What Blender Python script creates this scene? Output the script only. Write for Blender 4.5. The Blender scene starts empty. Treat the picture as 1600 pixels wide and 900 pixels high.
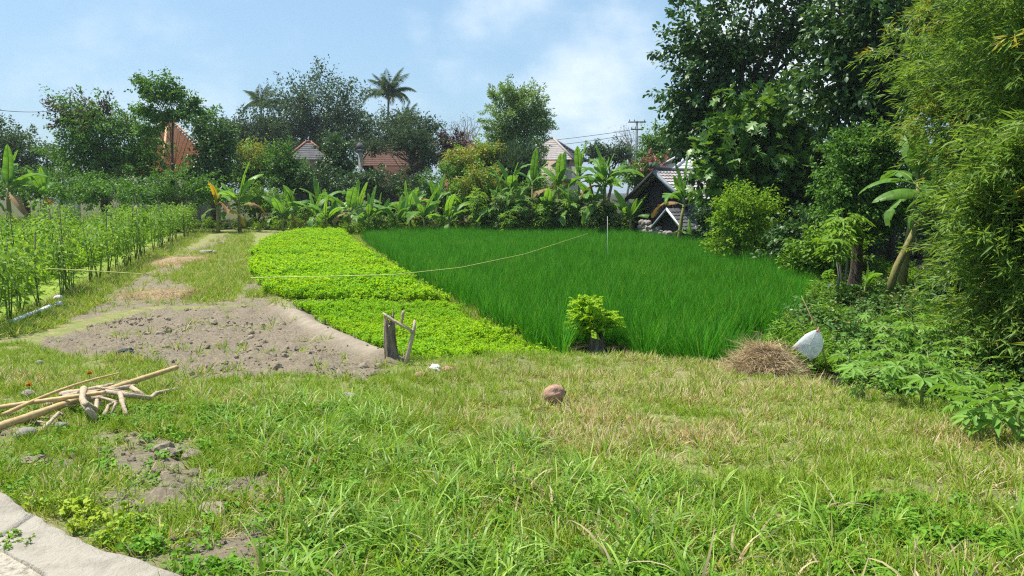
import bpy, math
import numpy as np
from mathutils import Vector

# ------------------------------------------------------------------ camera, sky, sun, exposure
SC = bpy.context.scene
COL = SC.collection
F, PITCH, EYE = 1186.0, math.radians(7.2), 1.7          # focal length in pixels of a 1600 px wide frame
cam_d = bpy.data.cameras.new('camera')
cam_d.sensor_width = 36.0
cam_d.lens = F / 1600 * 36
cam_d.clip_start = 0.05
cam_d.clip_end = 3000
cam = bpy.data.objects.new('camera', cam_d)
COL.objects.link(cam)
cam.location = (0, 0, EYE)
cam.rotation_euler = (math.pi / 2 - PITCH, 0, 0)
SC.camera = cam

SUN_EL, SUN_AZ = math.radians(66), math.radians(-72)     # azimuth from +Y towards +X
world = bpy.data.worlds.new('World')
SC.world = world
world.use_nodes = True
wt = world.node_tree
wt.nodes.clear()


def wn(t, **k):
    n = wt.nodes.new(t)
    for a, b in k.items():
        setattr(n, a, b)
    return n


def wmath(op, a, b=None, clamp=False):
    n = wn('ShaderNodeMath', operation=op, use_clamp=clamp)
    for i, v in enumerate((a, b)):
        if v is None:
            continue
        if isinstance(v, (int, float)):
            n.inputs[i].default_value = v
        else:
            wt.links.new(v, n.inputs[i])
    return n.outputs[0]


sky = wn('ShaderNodeTexSky', sky_type='NISHITA', sun_disc=False, sun_elevation=SUN_EL, sun_rotation=SUN_AZ,
         altitude=50, air_density=1.0, dust_density=1.5, ozone_density=2.0)
tc = wn('ShaderNodeTexCoord')
sep = wn('ShaderNodeSeparateXYZ')
wt.links.new(tc.outputs['Generated'], sep.inputs[0])
zz = wmath('ADD', wmath('MAXIMUM', sep.outputs[2], 0.0), 0.55)
comb = wn('ShaderNodeCombineXYZ')
wt.links.new(wmath('DIVIDE', sep.outputs[0], zz), comb.inputs[0])
wt.links.new(wmath('DIVIDE', sep.outputs[1], zz), comb.inputs[1])
nz = wn('ShaderNodeTexNoise')
nz.inputs['Scale'].default_value = 2.6
nz.inputs['Detail'].default_value = 7
nz.inputs['Roughness'].default_value = 0.56
wt.links.new(comb.outputs[0], nz.inputs['Vector'])


def cloud_bank(u, v, inner, outer):
    """soft lobe of cloud round one direction of the sky"""
    cp, sp = math.cos(PITCH), math.sin(PITCH)
    a, b = (u - 800) / F, (v - 450) / F
    d = Vector((a, cp - b * sp, -sp - b * cp)).normalized()
    vm = wn('ShaderNodeVectorMath', operation='DOT_PRODUCT')
    nrm = wn('ShaderNodeVectorMath', operation='NORMALIZE')
    wt.links.new(tc.outputs['Generated'], nrm.inputs[0])
    wt.links.new(nrm.outputs[0], vm.inputs[0])
    vm.inputs[1].default_value = d
    mr = wn('ShaderNodeMapRange', interpolation_type='SMOOTHSTEP')
    wt.links.new(vm.outputs['Value'], mr.inputs[0])
    mr.inputs[1].default_value = math.cos(math.radians(outer))
    mr.inputs[2].default_value = math.cos(math.radians(inner))
    return mr.outputs[0]


lobes = None
for args, wgt in (((1010, 100, 0.5, 8.0), 0.17), ((890, 170, 0.0, 6.0), 0.15), ((780, -40, 0.0, 6.0), 0.17), ((640, 30, 0, 2.0), .1),
                  ((1240, 60, 1, 9.0), 0.25)):
    s = wmath('MULTIPLY', cloud_bank(*args), wgt)
    lobes = s if lobes is None else wmath('ADD', lobes, s)
dens = wmath('ADD', nz.outputs[0], lobes)
cr = wn('ShaderNodeMapRange', interpolation_type='SMOOTHSTEP')
wt.links.new(dens, cr.inputs[0])
cr.inputs[1].default_value = 0.50
cr.inputs[2].default_value = 0.90
cr.inputs[3].default_value = 0.0
cr.inputs[4].default_value = 0.9
mixc = wn('ShaderNodeMix', data_type='RGBA')
wt.links.new(cr.outputs[0], mixc.inputs[0])
hs = wn('ShaderNodeMix', data_type='RGBA')               # thin tropical haze over the clear sky
hs.inputs[0].default_value = 0.42
wt.links.new(sky.outputs[0], hs.inputs[6])
hs.inputs[7].default_value = (3.7, 6.5, 9.0, 1)
wt.links.new(hs.outputs[2], mixc.inputs[6])
mixc.inputs[7].default_value = (8.4, 9.0, 9.6, 1)
bg = wn('ShaderNodeBackground')
bg.inputs['Strength'].default_value = 0.088
wt.links.new(mixc.outputs[2], bg.inputs[0])
wo = wn('ShaderNodeOutputWorld')
wt.links.new(bg.outputs[0], wo.inputs[0])

sun_d = bpy.data.lights.new('sun', 'SUN')
sun_d.energy = 5.0
sun_d.angle = math.radians(0.53)
sun_d.color = (1.0, 0.95, 0.86)
sun = bpy.data.objects.new('sun', sun_d)
COL.objects.link(sun)
SUNV = Vector((math.sin(SUN_AZ) * math.cos(SUN_EL), math.cos(SUN_AZ) * math.cos(SUN_EL), math.sin(SUN_EL)))
sun.rotation_euler = SUNV.to_track_quat('Z', 'Y').to_euler()
sun.location = SUNV * 60

vs = SC.view_settings
SC.display_settings.display_device = 'sRGB'
vs.view_transform = 'Standard'
vs.look = 'None'
vs.exposure = 0.6
vs.gamma = 1.0
vs.use_curve_mapping = False
SC.render.engine = 'CYCLES'
cy = SC.cycles
cy.use_denoising = False
cy.filter_width = 1.2
cy.max_bounces = 5
cy.diffuse_bounces = 2
cy.glossy_bounces = 2
cy.transmission_bounces = 3
cy.transparent_max_bounces = 8
cy.caustics_reflective = False
cy.caustics_refractive = False
cy.sample_clamp_indirect = 4
cy.use_adaptive_sampling = True
cy.adaptive_threshold = 0.012

# ------------------------------------------------------------------ projection and terrain
CP, SP = math.cos(PITCH), math.sin(PITCH)


def ray(u, v):
    a, b = (u - 800) / F, (v - 450) / F
    return np.array((a, CP - b * SP, -SP - b * CP))


def at(u, v, Y):
    """the point at world depth Y that the lens sees at pixel u, v"""
    d = ray(u, v)
    return np.array((0, 0, EYE)) + d * (Y / d[1])


def pz(u, v, z):
    d = ray(u, v)
    return np.array((0, 0, EYE)) + d * ((z - EYE) / d[2])


def project(x, y, z):
    zz_ = z - EYE
    depth = np.maximum(y * CP - zz_ * SP, 0.05)
    up = y * SP + zz_ * CP
    return 800 + F * x / depth, 450 - F * up / depth


def _h(ix, iy, seed):
    n = (ix * 374761393 + iy * 668265263 + seed * 974634777) & 0xFFFFFFFF
    n = ((n ^ (n >> 13)) * 1274126177) & 0xFFFFFFFF
    return ((n ^ (n >> 16)) & 0xFFFF) / 65535.0


def vnoise(x, y, seed=0):
    x = np.asarray(x, float); y = np.asarray(y, float)
    ix = np.floor(x).astype(np.int64); iy = np.floor(y).astype(np.int64)
    fx = x - ix; fy = y - iy
    fx = fx * fx * (3 - 2 * fx); fy = fy * fy * (3 - 2 * fy)
    a = _h(ix, iy, seed); b = _h(ix + 1, iy, seed); c = _h(ix, iy + 1, seed); d = _h(ix + 1, iy + 1, seed)
    return (a * (1 - fx) + b * fx) * (1 - fy) + (c * (1 - fx) + d * fx) * fy


def fbm(x, y, seed=0, octv=4):
    s = 0; a = 0.5; t = 0
    for i in range(octv):
        s = s + a * vnoise(x * 2 ** i, y * 2 ** i, seed + i * 17); t += a; a *= 0.5
    return s / t


def sst(a, b, x):
    t = np.clip((x - a) / (b - a), 0, 1)
    return t * t * (3 - 2 * t)


def bed_x(y):                                             # boundary between the lime beds and the dark rice
    return np.interp(y, [11.5, 15, 21, 30, 40, 50], [0.53, -0.76, -2.8, -5.6, -8.6, -11])


def edge_y(x):                                            # where the mown bank breaks down to the field
    return np.interp(x, [-12, -4, -1.7, 0.5, 2.0, 3.3, 4.0, 4.5, 5.2, 7], [11, 10.6, 10.4, 10.9, 10.6, 9.7, 8.0, 6.5, 5.0, 3.5])


def edge_w(x):
    return np.interp(x, [-5, -2.6, -1.2, 3.5, 6], [5, 4, 1.0, 1.0, 2.0])


BUND = [pz(438, 476, -.82)[:2], pz(505, 520, -.82)[:2], pz(596, 577, -.8)[:2]]


def seg_dist(x, y, pts):
    best = np.full(np.shape(x), 1e9)
    for (ax, ay), (bx_, by_) in zip(pts[:-1], pts[1:]):
        dx, dy = bx_ - ax, by_ - ay
        t = np.clip(((x - ax) * dx + (y - ay) * dy) / (dx * dx + dy * dy), 0, 1)
        best = np.minimum(best, np.hypot(x - ax - t * dx, y - ay - t * dy))
    return best


def H(x, y):
    x = np.asarray(x, float); y = np.asarray(y, float)
    up = np.interp(y, [0, 2.5, 7.7, 10.1, 14], [0, 0, -.45, -.65, -.74])
    left = np.interp(y, [11, 17, 17.4, 27, 27.4, 46, 70], [-.93, -.88, -.85, -.77, -.73, -.62, -.55])
    right = np.interp(y, [11, 40, 60], [-.98, -.95, -.55])
    lm = sst(-0.1, 0.45, bed_x(y) - x)
    fld = right * (1 - lm) + left * lm
    t = sst(0, 1, (y - edge_y(x)) / edge_w(x))
    z = up * (1 - t) + fld * t
    z = z + 0.10 * np.exp(-((bed_x(y) + 0.28 - x) / 0.28) ** 2) * sst(11, 13, y) * sst(60, 48, y)
    z = z + 0.17 * np.exp(-(seg_dist(x, y, BUND) / 0.24) ** 2)
    z = z + (fbm(x * .9, y * .9, 3) - .5) * 0.09 + (fbm(x * 4, y * 4, 8, 3) - .5) * 0.035
    return z


def Hs(x, y):
    return float(H(x, y))


def G(u, v, lift=0.0):
    d = ray(u, v)
    ts = np.concatenate([np.linspace(1.5, 30, 3000), np.linspace(30, 200, 3000)])
    p = np.array((0, 0, EYE)) + ts[:, None] * d
    hit = np.nonzero(p[:, 2] < H(p[:, 0], p[:, 1]) + lift)[0]
    return p[hit[0]] if len(hit) else p[-1]


def inpoly(u, v, poly):
    u = np.asarray(u); v = np.asarray(v)
    r = np.zeros(u.shape, bool)
    n = len(poly)
    for i in range(n):
        x1, y1 = poly[i]; x2, y2 = poly[(i + 1) % n]
        if y1 == y2:
            continue
        c = ((y1 > v) != (y2 > v)) & (u < (x2 - x1) * (v - y1) / (y2 - y1) + x1)
        r ^= c
    return r


# ------------------------------------------------------------------ materials
MATS = {}


class NT:
    def __init__(self, name):
        self.m = bpy.data.materials.new(name)
        self.m.use_nodes = True
        self.t = self.m.node_tree
        self.t.nodes.clear()
        MATS[name] = self.m

    def n(self, t, _in=None, **k):
        n = self.t.nodes.new(t)
        for a, b in k.items():
            setattr(n, a, b)
        for key, val in (_in or {}).items():
            if isinstance(val, bpy.types.NodeSocket):
                self.t.links.new(val, n.inputs[key])
            else:
                n.inputs[key].default_value = val
        return n

    def math(self, op, a, b=0.0, clamp=False):
        return self.n('ShaderNodeMath', {0: a, 1: b}, operation=op, use_clamp=clamp).outputs[0]

    def ramp(self, fac, stops, interp='LINEAR'):
        r = self.n('ShaderNodeValToRGB', {0: fac})
        r.color_ramp.interpolation = interp
        e = r.color_ramp.elements
        while len(e) < len(stops):
            e.new(0.5)
        for el, (p, c) in zip(e, stops):
            el.position = p
            el.color = (*c, 1)
        return r.outputs[0]

    def noise(self, scale, detail=4, rough=.55, vec=None, out=0):
        i = {'Scale': scale, 'Detail': detail, 'Roughness': rough}
        if vec is not None:
            i['Vector'] = vec
        return self.n('ShaderNodeTexNoise', i).outputs[out]

    def mix(self, f, a, b, blend='MIX'):
        return self.n('ShaderNodeMix', {0: f, 6: a if isinstance(a, bpy.types.NodeSocket) else (*a, 1),
                                        7: b if isinstance(b, bpy.types.NodeSocket) else (*b, 1)}, data_type='RGBA', blend_type=blend).outputs[2]

    def out(self, sh):
        self.n('ShaderNodeOutputMaterial', {0: sh})
        return self.m

    def pos(self):
        return self.n('ShaderNodeTexCoord').outputs['Object']


def leaf_mat(name, stops, trans=.3, rough=.5, spec=.35, tint=None, tcol=(1.25, 1.15, .6)):
    """foliage: colour varies from leaf to leaf and from plant to plant; some light passes through"""
    k = NT(name)
    isl = k.n('ShaderNodeNewGeometry').outputs['Random Per Island']
    ob = k.n('ShaderNodeObjectInfo').outputs['Random']
    f = k.math('ADD', k.math('MULTIPLY', isl, .75), k.math('MULTIPLY', ob, .25))
    c = k.ramp(f, stops)
    if tint is not None:
        a = k.n('ShaderNodeAttribute', attribute_type='INSTANCER', attribute_name='tint')
        d = k.ramp(isl, tint)
        # a plant of tint t shows the share t of its blades dry
        h = k.math('FRACT', k.math('ADD', k.math('MULTIPLY', isl, 7.31), ob))
        dry = k.math('LESS_THAN', h, a.outputs['Fac'])
        c = k.mix(dry, c, d)
    p = k.n('ShaderNodeBsdfPrincipled', {'Base Color': c, 'Roughness': rough, 'Specular IOR Level': spec})
    if trans > 0:
        tcn = k.mix(1.0, c, tcol, 'MULTIPLY')
        t = k.n('ShaderNodeBsdfTranslucent', {'Color': tcn})
        s = k.n('ShaderNodeMixShader', {0: trans, 1: p.outputs[0], 2: t.outputs[0]}).outputs[0]
    else:
        s = p.outputs[0]
    return k.out(s)


def rough_mat(name, c1, c2, scale=8, rough=.9, bump=.4, bscale=30, c3=None, stretch=None, spec=.2):
    k = NT(name)
    v = k.pos()
    if stretch:
        v = k.n('ShaderNodeMapping', {'Vector': v, 'Scale': stretch}).outputs[0]
    n1 = k.noise(scale, 6, .6, v)
    stops = [(.3, c1), (.7, c2)] if c3 is None else [(.28, c1), (.5, c2), (.72, c3)]
    c = k.ramp(n1, stops)
    b = k.n('ShaderNodeBump', {'Strength': bump, 'Distance': .02, 'Height': k.noise(bscale, 5, .6, v)})
    p = k.n('ShaderNodeBsdfPrincipled', {'Base Color': c, 'Roughness': rough, 'Specular IOR Level': spec, 'Normal': b.outputs[0]})
    return k.out(p.outputs[0])


GREEN = lambda r, g, b: (r, g, b)
# foliage
leaf_mat('leaf_dark', [(0, (.025, .062, .018)), (.6, (.062, .14, .034)), (1, (.125, .24, .05))], .28, .42, .4)
leaf_mat('leaf_far_dark', [(0, (.04, .075, .036)), (.6, (.072, .125, .052)), (1, (.105, .175, .065))], .28, .65, .12)
leaf_mat('leaf_mid', [(0, (.05, .125, .02)), (.6, (.105, .24, .036)), (1, (.19, .35, .055))], .35, .55, .2)
leaf_mat('leaf_soft', [(0, (.11, .20, .055)), (.6, (.19, .31, .09)), (1, (.28, .41, .14))], .38, .55, .2)
leaf_mat('leaf_lime', [(0, (.22, .42, .015)), (.6, (.36, .57, .02)), (1, (.52, .68, .05))], .55, .5, .2)
leaf_mat('leaf_fresh', [(0, (.12, .25, .015)), (.6, (.22, .39, .025)), (1, (.34, .50, .04))], .42, .5, .2)
leaf_mat('leaf_yellow', [(0, (.12, .17, .02)), (.5, (.26, .30, .04)), (1, (.42, .40, .06))], .35, .5)
leaf_mat('leaf_lightgreen', [(0, (.09, .20, .02)), (.6, (.18, .34, .035)), (1, (.30, .45, .06))], .38, .5, .2)
leaf_mat('leaf_bamboo', [(0, (.07, .15, .024)), (.5, (.17, .30, .045)), (.9, (.29, .42, .075)), (1, (.42, .42, .09))], .45, .5, .3)
leaf_mat('leaf_bamboo_gold', [(0, (.18, .19, .02)), (.5, (.34, .33, .035)), (1, (.5, .42, .06))], .42, .5)
leaf_mat('leaf_purple', [(0, (.02, .012, .018)), (.6, (.05, .02, .028)), (1, (.09, .04, .04))], .2, .5)
leaf_mat('leaf_bronze', [(0, (.05, .05, .022)), (.6, (.11, .085, .045)), (1, (.17, .11, .07))], .25, .5)
leaf_mat('leaf_red', [(0, (.16, .05, .04)), (.5, (.3, .09, .08)), (1, (.4, .2, .15))], .25, .5)
leaf_mat('leaf_casuarina', [(0, (.05, .10, .05)), (1, (.10, .17, .085))], .25, .6)
leaf_mat('leaf_breadfruit', [(0, (.06, .14, .025)), (.6, (.12, .25, .04)), (1, (.26, .41, .07))], .32, .42, .45)
leaf_mat('leaf_banana', [(0, (.075, .20, .025)), (1, (.18, .36, .05))], .45, .45, .3)
leaf_mat('leaf_banana_young', [(0, (.15, .34, .03)), (1, (.24, .44, .05))], .45, .4)
leaf_mat('leaf_banana_yellow', [(0, (.55, .36, .03)), (1, (.66, .42, .03))], .4, .5)
leaf_mat('leaf_banana_dry', [(0, (.24, .15, .07)), (1, (.34, .22, .11))], .2, .8, .1)
leaf_mat('leaf_cassava', [(0, (.11, .25, .035)), (1, (.22, .41, .065))], .38, .5, .25)
leaf_mat('leaf_vegetable', [(0, (.09, .20, .02)), (.55, (.18, .33, .035)), (.92, (.30, .44, .06)), (1, (.5, .42, .04))], .42, .55, .2)
DRY = [(0, (.30, .22, .10)), (.5, (.48, .38, .20)), (1, (.62, .52, .31))]
leaf_mat('rice', [(0, (.018, .11, .006)), (.5, (.048, .235, .012)), (1, (.13, .41, .025))], .40, .6, .1, tint=[(0, (.13, .32, .03)), (1, (.26, .42, .06))])
leaf_mat('seedling', [(0, (.17, .40, .008)), (.6, (.29, .54, .014)), (1, (.42, .64, .025))], .5, .55, .15, tint=[(0, (.34, .55, .01)), (1, (.47, .62, .02))])
leaf_mat('turf', [(0, (.07, .15, .010)), (.6, (.19, .31, .022)), (1, (.34, .44, .055))], .32, .6, .15, tint=DRY)
leaf_mat('tall_grass', [(0, (.07, .165, .014)), (.5, (.19, .35, .03)), (.85, (.31, .48, .06)), (1, (.47, .58, .17))], .36, .45, .35, tint=DRY)
leaf_mat('weed', [(0, (.08, .22, .014)), (.6, (.17, .36, .025)), (1, (.29, .47, .05))], .36, .55, .2, tint=[(0, (.3, .44, .02)), (1, (.42, .5, .04))])
leaf_mat('weed_dark', [(0, (.05, .13, .025)), (.6, (.10, .22, .04)), (1, (.19, .33, .07))], .32, .5, .25, tint=DRY)
leaf_mat('straw', [(0, (.24, .165, .085)), (.5, (.40, .30, .17)), (1, (.56, .45, .29))], .15, .7, .2)
# solids
rough_mat('bark', (.05, .04, .03), (.14, .11, .085), 6, .9, .7, 14, stretch=(3, 3, .6))
rough_mat('bark_pale', (.16, .13, .10), (.34, .29, .23), 7, .9, .6, 16, stretch=(3, 3, .6))
rough_mat('bamboo_culm', (.10, .12, .04), (.24, .23, .09), 3, .5, .1, 30)
rough_mat('banana_stem', (.10, .13, .04), (.27, .25, .09), 4, .55, .3, 12, c3=(.20, .12, .05), stretch=(4, 4, .7))
rough_mat('green_stem', (.10, .17, .04), (.2, .27, .08), 5, .6, .2, 20)
rough_mat('bamboo_dry', (.42, .28, .12), (.62, .45, .23), 3, .55, .15, 40, stretch=(6, 6, .8))
rough_mat('branch_dry', (.20, .145, .095), (.50, .40, .28), 7, .9, .9, 22, c3=(.36, .285, .20), stretch=(1.5, 1.5, 1.5), spec=.1)
rough_mat('stump_wood', (.07, .055, .045), (.20, .16, .13), 7, .9, .9, 22, c3=(.36, .29, .22), stretch=(3, 3, .7))
rough_mat('concrete', (.21, .188, .152), (.37, .335, .275), 3.2, .95, .8, 50, c3=(.30, .268, .217), spec=.1)
rough_mat('gravel_concrete', (.16, .13, .095), (.44, .39, .31), 28, .95, 1.0, 60, c3=(.54, .48, .38))
rough_mat('stone_grey', (.20, .18, .155), (.37, .335, .29), 6, .9, .6, 18)
rough_mat('stone_white', (.58, .56, .52), (.78, .76, .72), 6, .85, .4, 20)
rough_mat('brick_chunk', (.34, .19, .12), (.50, .32, .22), 9, .95, .6, 25)
rough_mat('clod', (.22, .18, .125), (.42, .35, .25), 5, .95, .9, 16, c3=(.31, .255, .18), spec=.05)
rough_mat('husk', (.30, .155, .10), (.52, .32, .225), 3.5, .9, .8, 9, c3=(.64, .44, .34), stretch=(5, 5, .8), spec=.1)
rough_mat('roof_orange', (.70, .33, .17), (.84, .46, .27), 5, .85, .3, 20)
rough_mat('roof_rust', (.085, .048, .036), (.15, .08, .058), 4, .9, .3, 20)
rough_mat('roof_pinkgrey', (.27, .245, .235), (.40, .36, .34), 3, .85, .3, 20)
rough_mat('roof_tile_mixed', (.28, .26, .25), (.42, .36, .335), 2.6, .7, .3, 20, c3=(.58, .56, .545))
rough_mat('roof_pale', (.42, .42, .42), (.60, .60, .60), 2, .7, .2, 20)
rough_mat('roof_grey', (.07, .07, .075), (.14, .135, .135), 3, .8, .3, 20)
rough_mat('timber_dark', (.012, .011, .012), (.035, .03, .03), 5, .7, .3, 20)
rough_mat('wall_bluegrey', (.16, .19, .22), (.24, .27, .30), 2, .8, .1, 20)
rough_mat('wall_white', (.55, .54, .52), (.74, .73, .70), 2, .9, .2, 20)
rough_mat('wall_brick', (.22, .09, .06), (.36, .16, .11), 5, .9, .4, 14)
rough_mat('wall_cream', (.42, .36, .27), (.56, .49, .38), 2, .9, .2, 20)
rough_mat('pole_steel', (.10, .11, .12), (.2, .21, .22), 4, .6, .1, 20)
rough_mat('cable', (.04, .04, .05), (.07, .07, .08), 4, .6, .0, 20)
rough_mat('paint_white', (.72, .72, .70), (.84, .84, .82), 4, .5, .1, 20)
rough_mat('tape_yellow', (.48, .48, .12), (.70, .66, .26), 12, .5, .1, 20)
rough_mat('litter_blue', (.05, .14, .35), (.15, .30, .55), 8, .5, .2, 20)
rough_mat('cloth_dark', (.02, .025, .03), (.06, .07, .08), 5, .8, .2, 20)
rough_mat('marigold', (.75, .30, .02), (.85, .42, .03), 6, .7, .2, 20)


def plastic_mat(name, col, tr):
    k = NT(name)
    b = k.n('ShaderNodeBump', {'Strength': .35, 'Distance': .03, 'Height': k.noise(14, 3, .5, k.pos())})
    p = k.n('ShaderNodeBsdfPrincipled', {'Base Color': (*col, 1), 'Roughness': .28, 'Specular IOR Level': .5, 'Normal': b.outputs[0]})
    t = k.n('ShaderNodeBsdfTranslucent', {'Color': (*col, 1)})
    a = k.n('ShaderNodeMixShader', {0: .6, 1: p.outputs[0], 2: t.outputs[0]})
    tp = k.n('ShaderNodeBsdfTransparent')
    k.out(k.n('ShaderNodeMixShader', {0: tr, 1: a.outputs[0], 2: tp.outputs[0]}).outputs[0])


plastic_mat('plastic_white', (.95, .95, .94), .08)
plastic_mat('plastic_red', (.86, .42, .38), .08)

# ground: bare soil / thatch / green undergrowth by zone attribute
k = NT('ground')
P_ = k.pos()
za = k.n('ShaderNodeAttribute', attribute_name='zone')
sepc = k.n('ShaderNodeSeparateColor', {0: za.outputs['Color']})
n_f = k.noise(26, 8, .68, P_)
n_m = k.noise(5.5, 6, .6, P_)
n_c = k.noise(1.1, 4, .55, P_)
thatch = k.ramp(n_f, [(.3, (.13, .12, .05)), (.5, (.30, .26, .125)), (.7, (.48, .41, .24))])
under = k.ramp(n_m, [(.3, (.05, .10, .015)), (.55, (.12, .20, .03)), (.75, (.22, .27, .07))])
basec = k.mix(k.math('MULTIPLY', k.ramp(n_m, [(.35, (0, 0, 0)), (.65, (1, 1, 1))]), .8), thatch, under)
soil = k.ramp(n_f, [(.28, (.085, .07, .05)), (.5, (.205, .172, .125)), (.72, (.34, .29, .22))])
soil = k.mix(k.ramp(n_c, [(.35, (0, 0, 0)), (.65, (.5, .5, .5))]), soil, (.25, .20, .14))
ridge = k.ramp(n_m, [(.3, (.27, .225, .165)), (.7, (.42, .36, .275))])
soil = k.mix(za.outputs['Alpha'], soil, ridge)
c = k.mix(sepc.outputs[0], basec, soil)
mud = k.ramp(n_m, [(.3, (.018, .022, .010)), (.7, (.06, .065, .03))])
c = k.mix(sepc.outputs[1], c, mud)
limeg = k.ramp(n_m, [(.3, (.10, .20, .02)), (.7, (.30, .38, .06))])
c = k.mix(sepc.outputs[2], c, limeg)
bmp = k.n('ShaderNodeBump', {'Strength': .9, 'Distance': .03, 'Height': k.noise(34, 8, .7, P_)})
pr = k.n('ShaderNodeBsdfPrincipled', {'Base Color': c, 'Roughness': .95, 'Specular IOR Level': .1, 'Normal': bmp.outputs[0]})
k.out(pr.outputs[0])

# ------------------------------------------------------------------ mesh helpers
RNG = np.random.default_rng(7)


def make_mesh(name, V, faces, mats, mat_idx=None, smooth=False):
    """faces: list of int arrays (n, k)"""
    me = bpy.data.meshes.new(name)
    V = np.asarray(V, np.float32).reshape(-1, 3)
    faces = [np.asarray(f, np.int32) for f in faces if len(f)]
    me.vertices.add(len(V))
    me.vertices.foreach_set('co', V.ravel())
    loops = np.concatenate([f.ravel() for f in faces])
    tot = np.concatenate([np.full(len(f), f.shape[1], np.int32) for f in faces])
    st = np.concatenate([[0], np.cumsum(tot)[:-1]]).astype(np.int32)
    me.loops.add(len(loops))
    me.loops.foreach_set('vertex_index', loops)
    me.polygons.add(len(tot))
    me.polygons.foreach_set('loop_start', st)
    me.polygons.foreach_set('loop_total', tot)
    for m in (mats if isinstance(mats, (list, tuple)) else [mats]):
        me.materials.append(MATS[m])
    if mat_idx is not None:
        me.polygons.foreach_set('material_index', np.concatenate([np.broadcast_to(np.asarray(mi, np.int32), (len(f),)) for mi, f in zip(mat_idx, faces)]))
    if smooth:
        me.polygons.foreach_set('use_smooth', np.ones(len(tot), bool))
    me.update(calc_edges=True)
    me.validate()
    return me


class MB:
    def __init__(self):
        self.V = []; self.F = []; self.M = []; self.n = 0

    def add(self, V, F, m=0):
        V = np.asarray(V, float).reshape(-1, 3)
        F = np.asarray(F, np.int64)
        self.V.append(V); self.F.append(F + self.n); self.M.append(m); self.n += len(V)
        return self

    def mesh(self, name, mats, smooth=False):
        return make_mesh(name, np.concatenate(self.V), self.F, mats, self.M, smooth)

    def obj(self, name, mats, parent=None, smooth=False, loc=None):
        return link(name, self.mesh(name, mats, smooth), parent, loc)

    def tube(self, pts, rad, seg=7, m=0, cap=True, jit=0, rng=RNG):
        pts = np.asarray(pts, float); n = len(pts)
        rad = np.broadcast_to(np.asarray(rad, float), (n,))
        t = np.gradient(pts, axis=0)
        t /= np.linalg.norm(t, axis=1)[:, None] + 1e-9
        ref = np.array((0, 0, 1.0)) if abs(t[0, 2]) < .9 else np.array((1.0, 0, 0))
        a = np.linspace(0, 2 * np.pi, seg, endpoint=False)
        rings = []
        for i in range(n):
            s = np.cross(t[i], ref); s /= np.linalg.norm(s) + 1e-9
            b = np.cross(s, t[i]); ref = b
            r = rad[i] * (1 + jit * rng.uniform(-1, 1, seg))
            rings.append(pts[i] + (np.cos(a) * r)[:, None] * s + (np.sin(a) * r)[:, None] * b)
        V = np.concatenate(rings)
        i = np.arange(n - 1)[:, None] * seg; j = np.arange(seg)[None]; j2 = (j + 1) % seg
        Fq = np.stack([i + j, i + j2, i + seg + j2, i + seg + j], -1).reshape(-1, 4)
        n0 = self.n
        self.add(V, Fq, m)
        if cap:
            c = np.array([pts[0], pts[-1]])
            self.V.append(c); ci = self.n; self.n += 2
            f0 = np.stack([n0 + j2[0], n0 + j[0], np.full(seg, ci)], -1)
            e = n0 + (n - 1) * seg
            f1 = np.stack([e + j[0], e + j2[0], np.full(seg, ci + 1)], -1)
            self.F.append(np.concatenate([f0, f1])); self.M.append(m)
        return self

    def box(self, lo, hi, m=0):
        x0, y0, z0 = lo; x1, y1, z1 = hi
        V = [(x0, y0, z0), (x1, y0, z0), (x1, y1, z0), (x0, y1, z0), (x0, y0, z1), (x1, y0, z1), (x1, y1, z1), (x0, y1, z1)]
        return self.add(V, [(0, 3, 2, 1), (4, 5, 6, 7), (0, 1, 5, 4), (1, 2, 6, 5), (2, 3, 7, 6), (3, 0, 4, 7)], m)

    def hexa(self, bottom, top, m=0):
        """prism between two quads of the same winding"""
        V = list(bottom) + list(top); k_ = len(bottom)
        self.add(V, [tuple(range(k_))[::-1], tuple(range(k_, 2 * k_))], m)
        n0 = self.n - 2 * k_
        self.F.append(np.array([(n0 + i, n0 + (i + 1) % k_, n0 + k_ + (i + 1) % k_, n0 + k_ + i) for i in range(k_)])); self.M.append(m)
        return self

    def slab(self, quad, t, m=0):
        q = np.asarray(quad, float)
        nrm = np.cross(q[1] - q[0], q[2] - q[0]); nrm /= np.linalg.norm(nrm)
        return self.hexa([p - nrm * t for p in q], list(q), m)

    def leaves(self, T, P, D, N, S, m=0):
        """template T=(verts, faces) laid along D with face normal N"""
        tv, tf = T
        tv = np.asarray(tv, float); tf = np.asarray(tf, np.int64)
        D = D / (np.linalg.norm(D, axis=1)[:, None] + 1e-9)
        s = np.cross(D, N); s /= np.linalg.norm(s, axis=1)[:, None] + 1e-9
        n = np.cross(s, D)
        S = np.broadcast_to(np.asarray(S, float), (len(P),))[:, None, None]
        V = P[:, None] + S * (tv[None, :, 0:1] * s[:, None] + tv[None, :, 1:2] * D[:, None] + tv[None, :, 2:3] * n[:, None])
        Fc = (np.arange(len(P))[:, None, None] * len(tv) + tf[None]).reshape(-1, tf.shape[1])
        return self.add(V.reshape(-1, 3), Fc, m)


def link(name, data, parent=None, loc=None):
    o = bpy.data.objects.new(name, data)
    COL.objects.link(o)
    if parent is not None:
        o.parent = parent
    if loc is not None:
        o.location = loc
    return o


def tag(o, label=None, cat=None, group=None, kind=None):
    if label: o['label'] = label
    if cat: o['category'] = cat
    if group: o['group'] = group
    if kind: o['kind'] = kind
    return o


def thing(name, label, cat, loc=(0, 0, 0), rz=0, group=None):
    o = bpy.data.objects.new(name, None)
    o.empty_display_size = .2
    COL.objects.link(o)
    o.location = loc
    o.rotation_euler = (0, 0, rz)
    return tag(o, label, cat, group)


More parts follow.
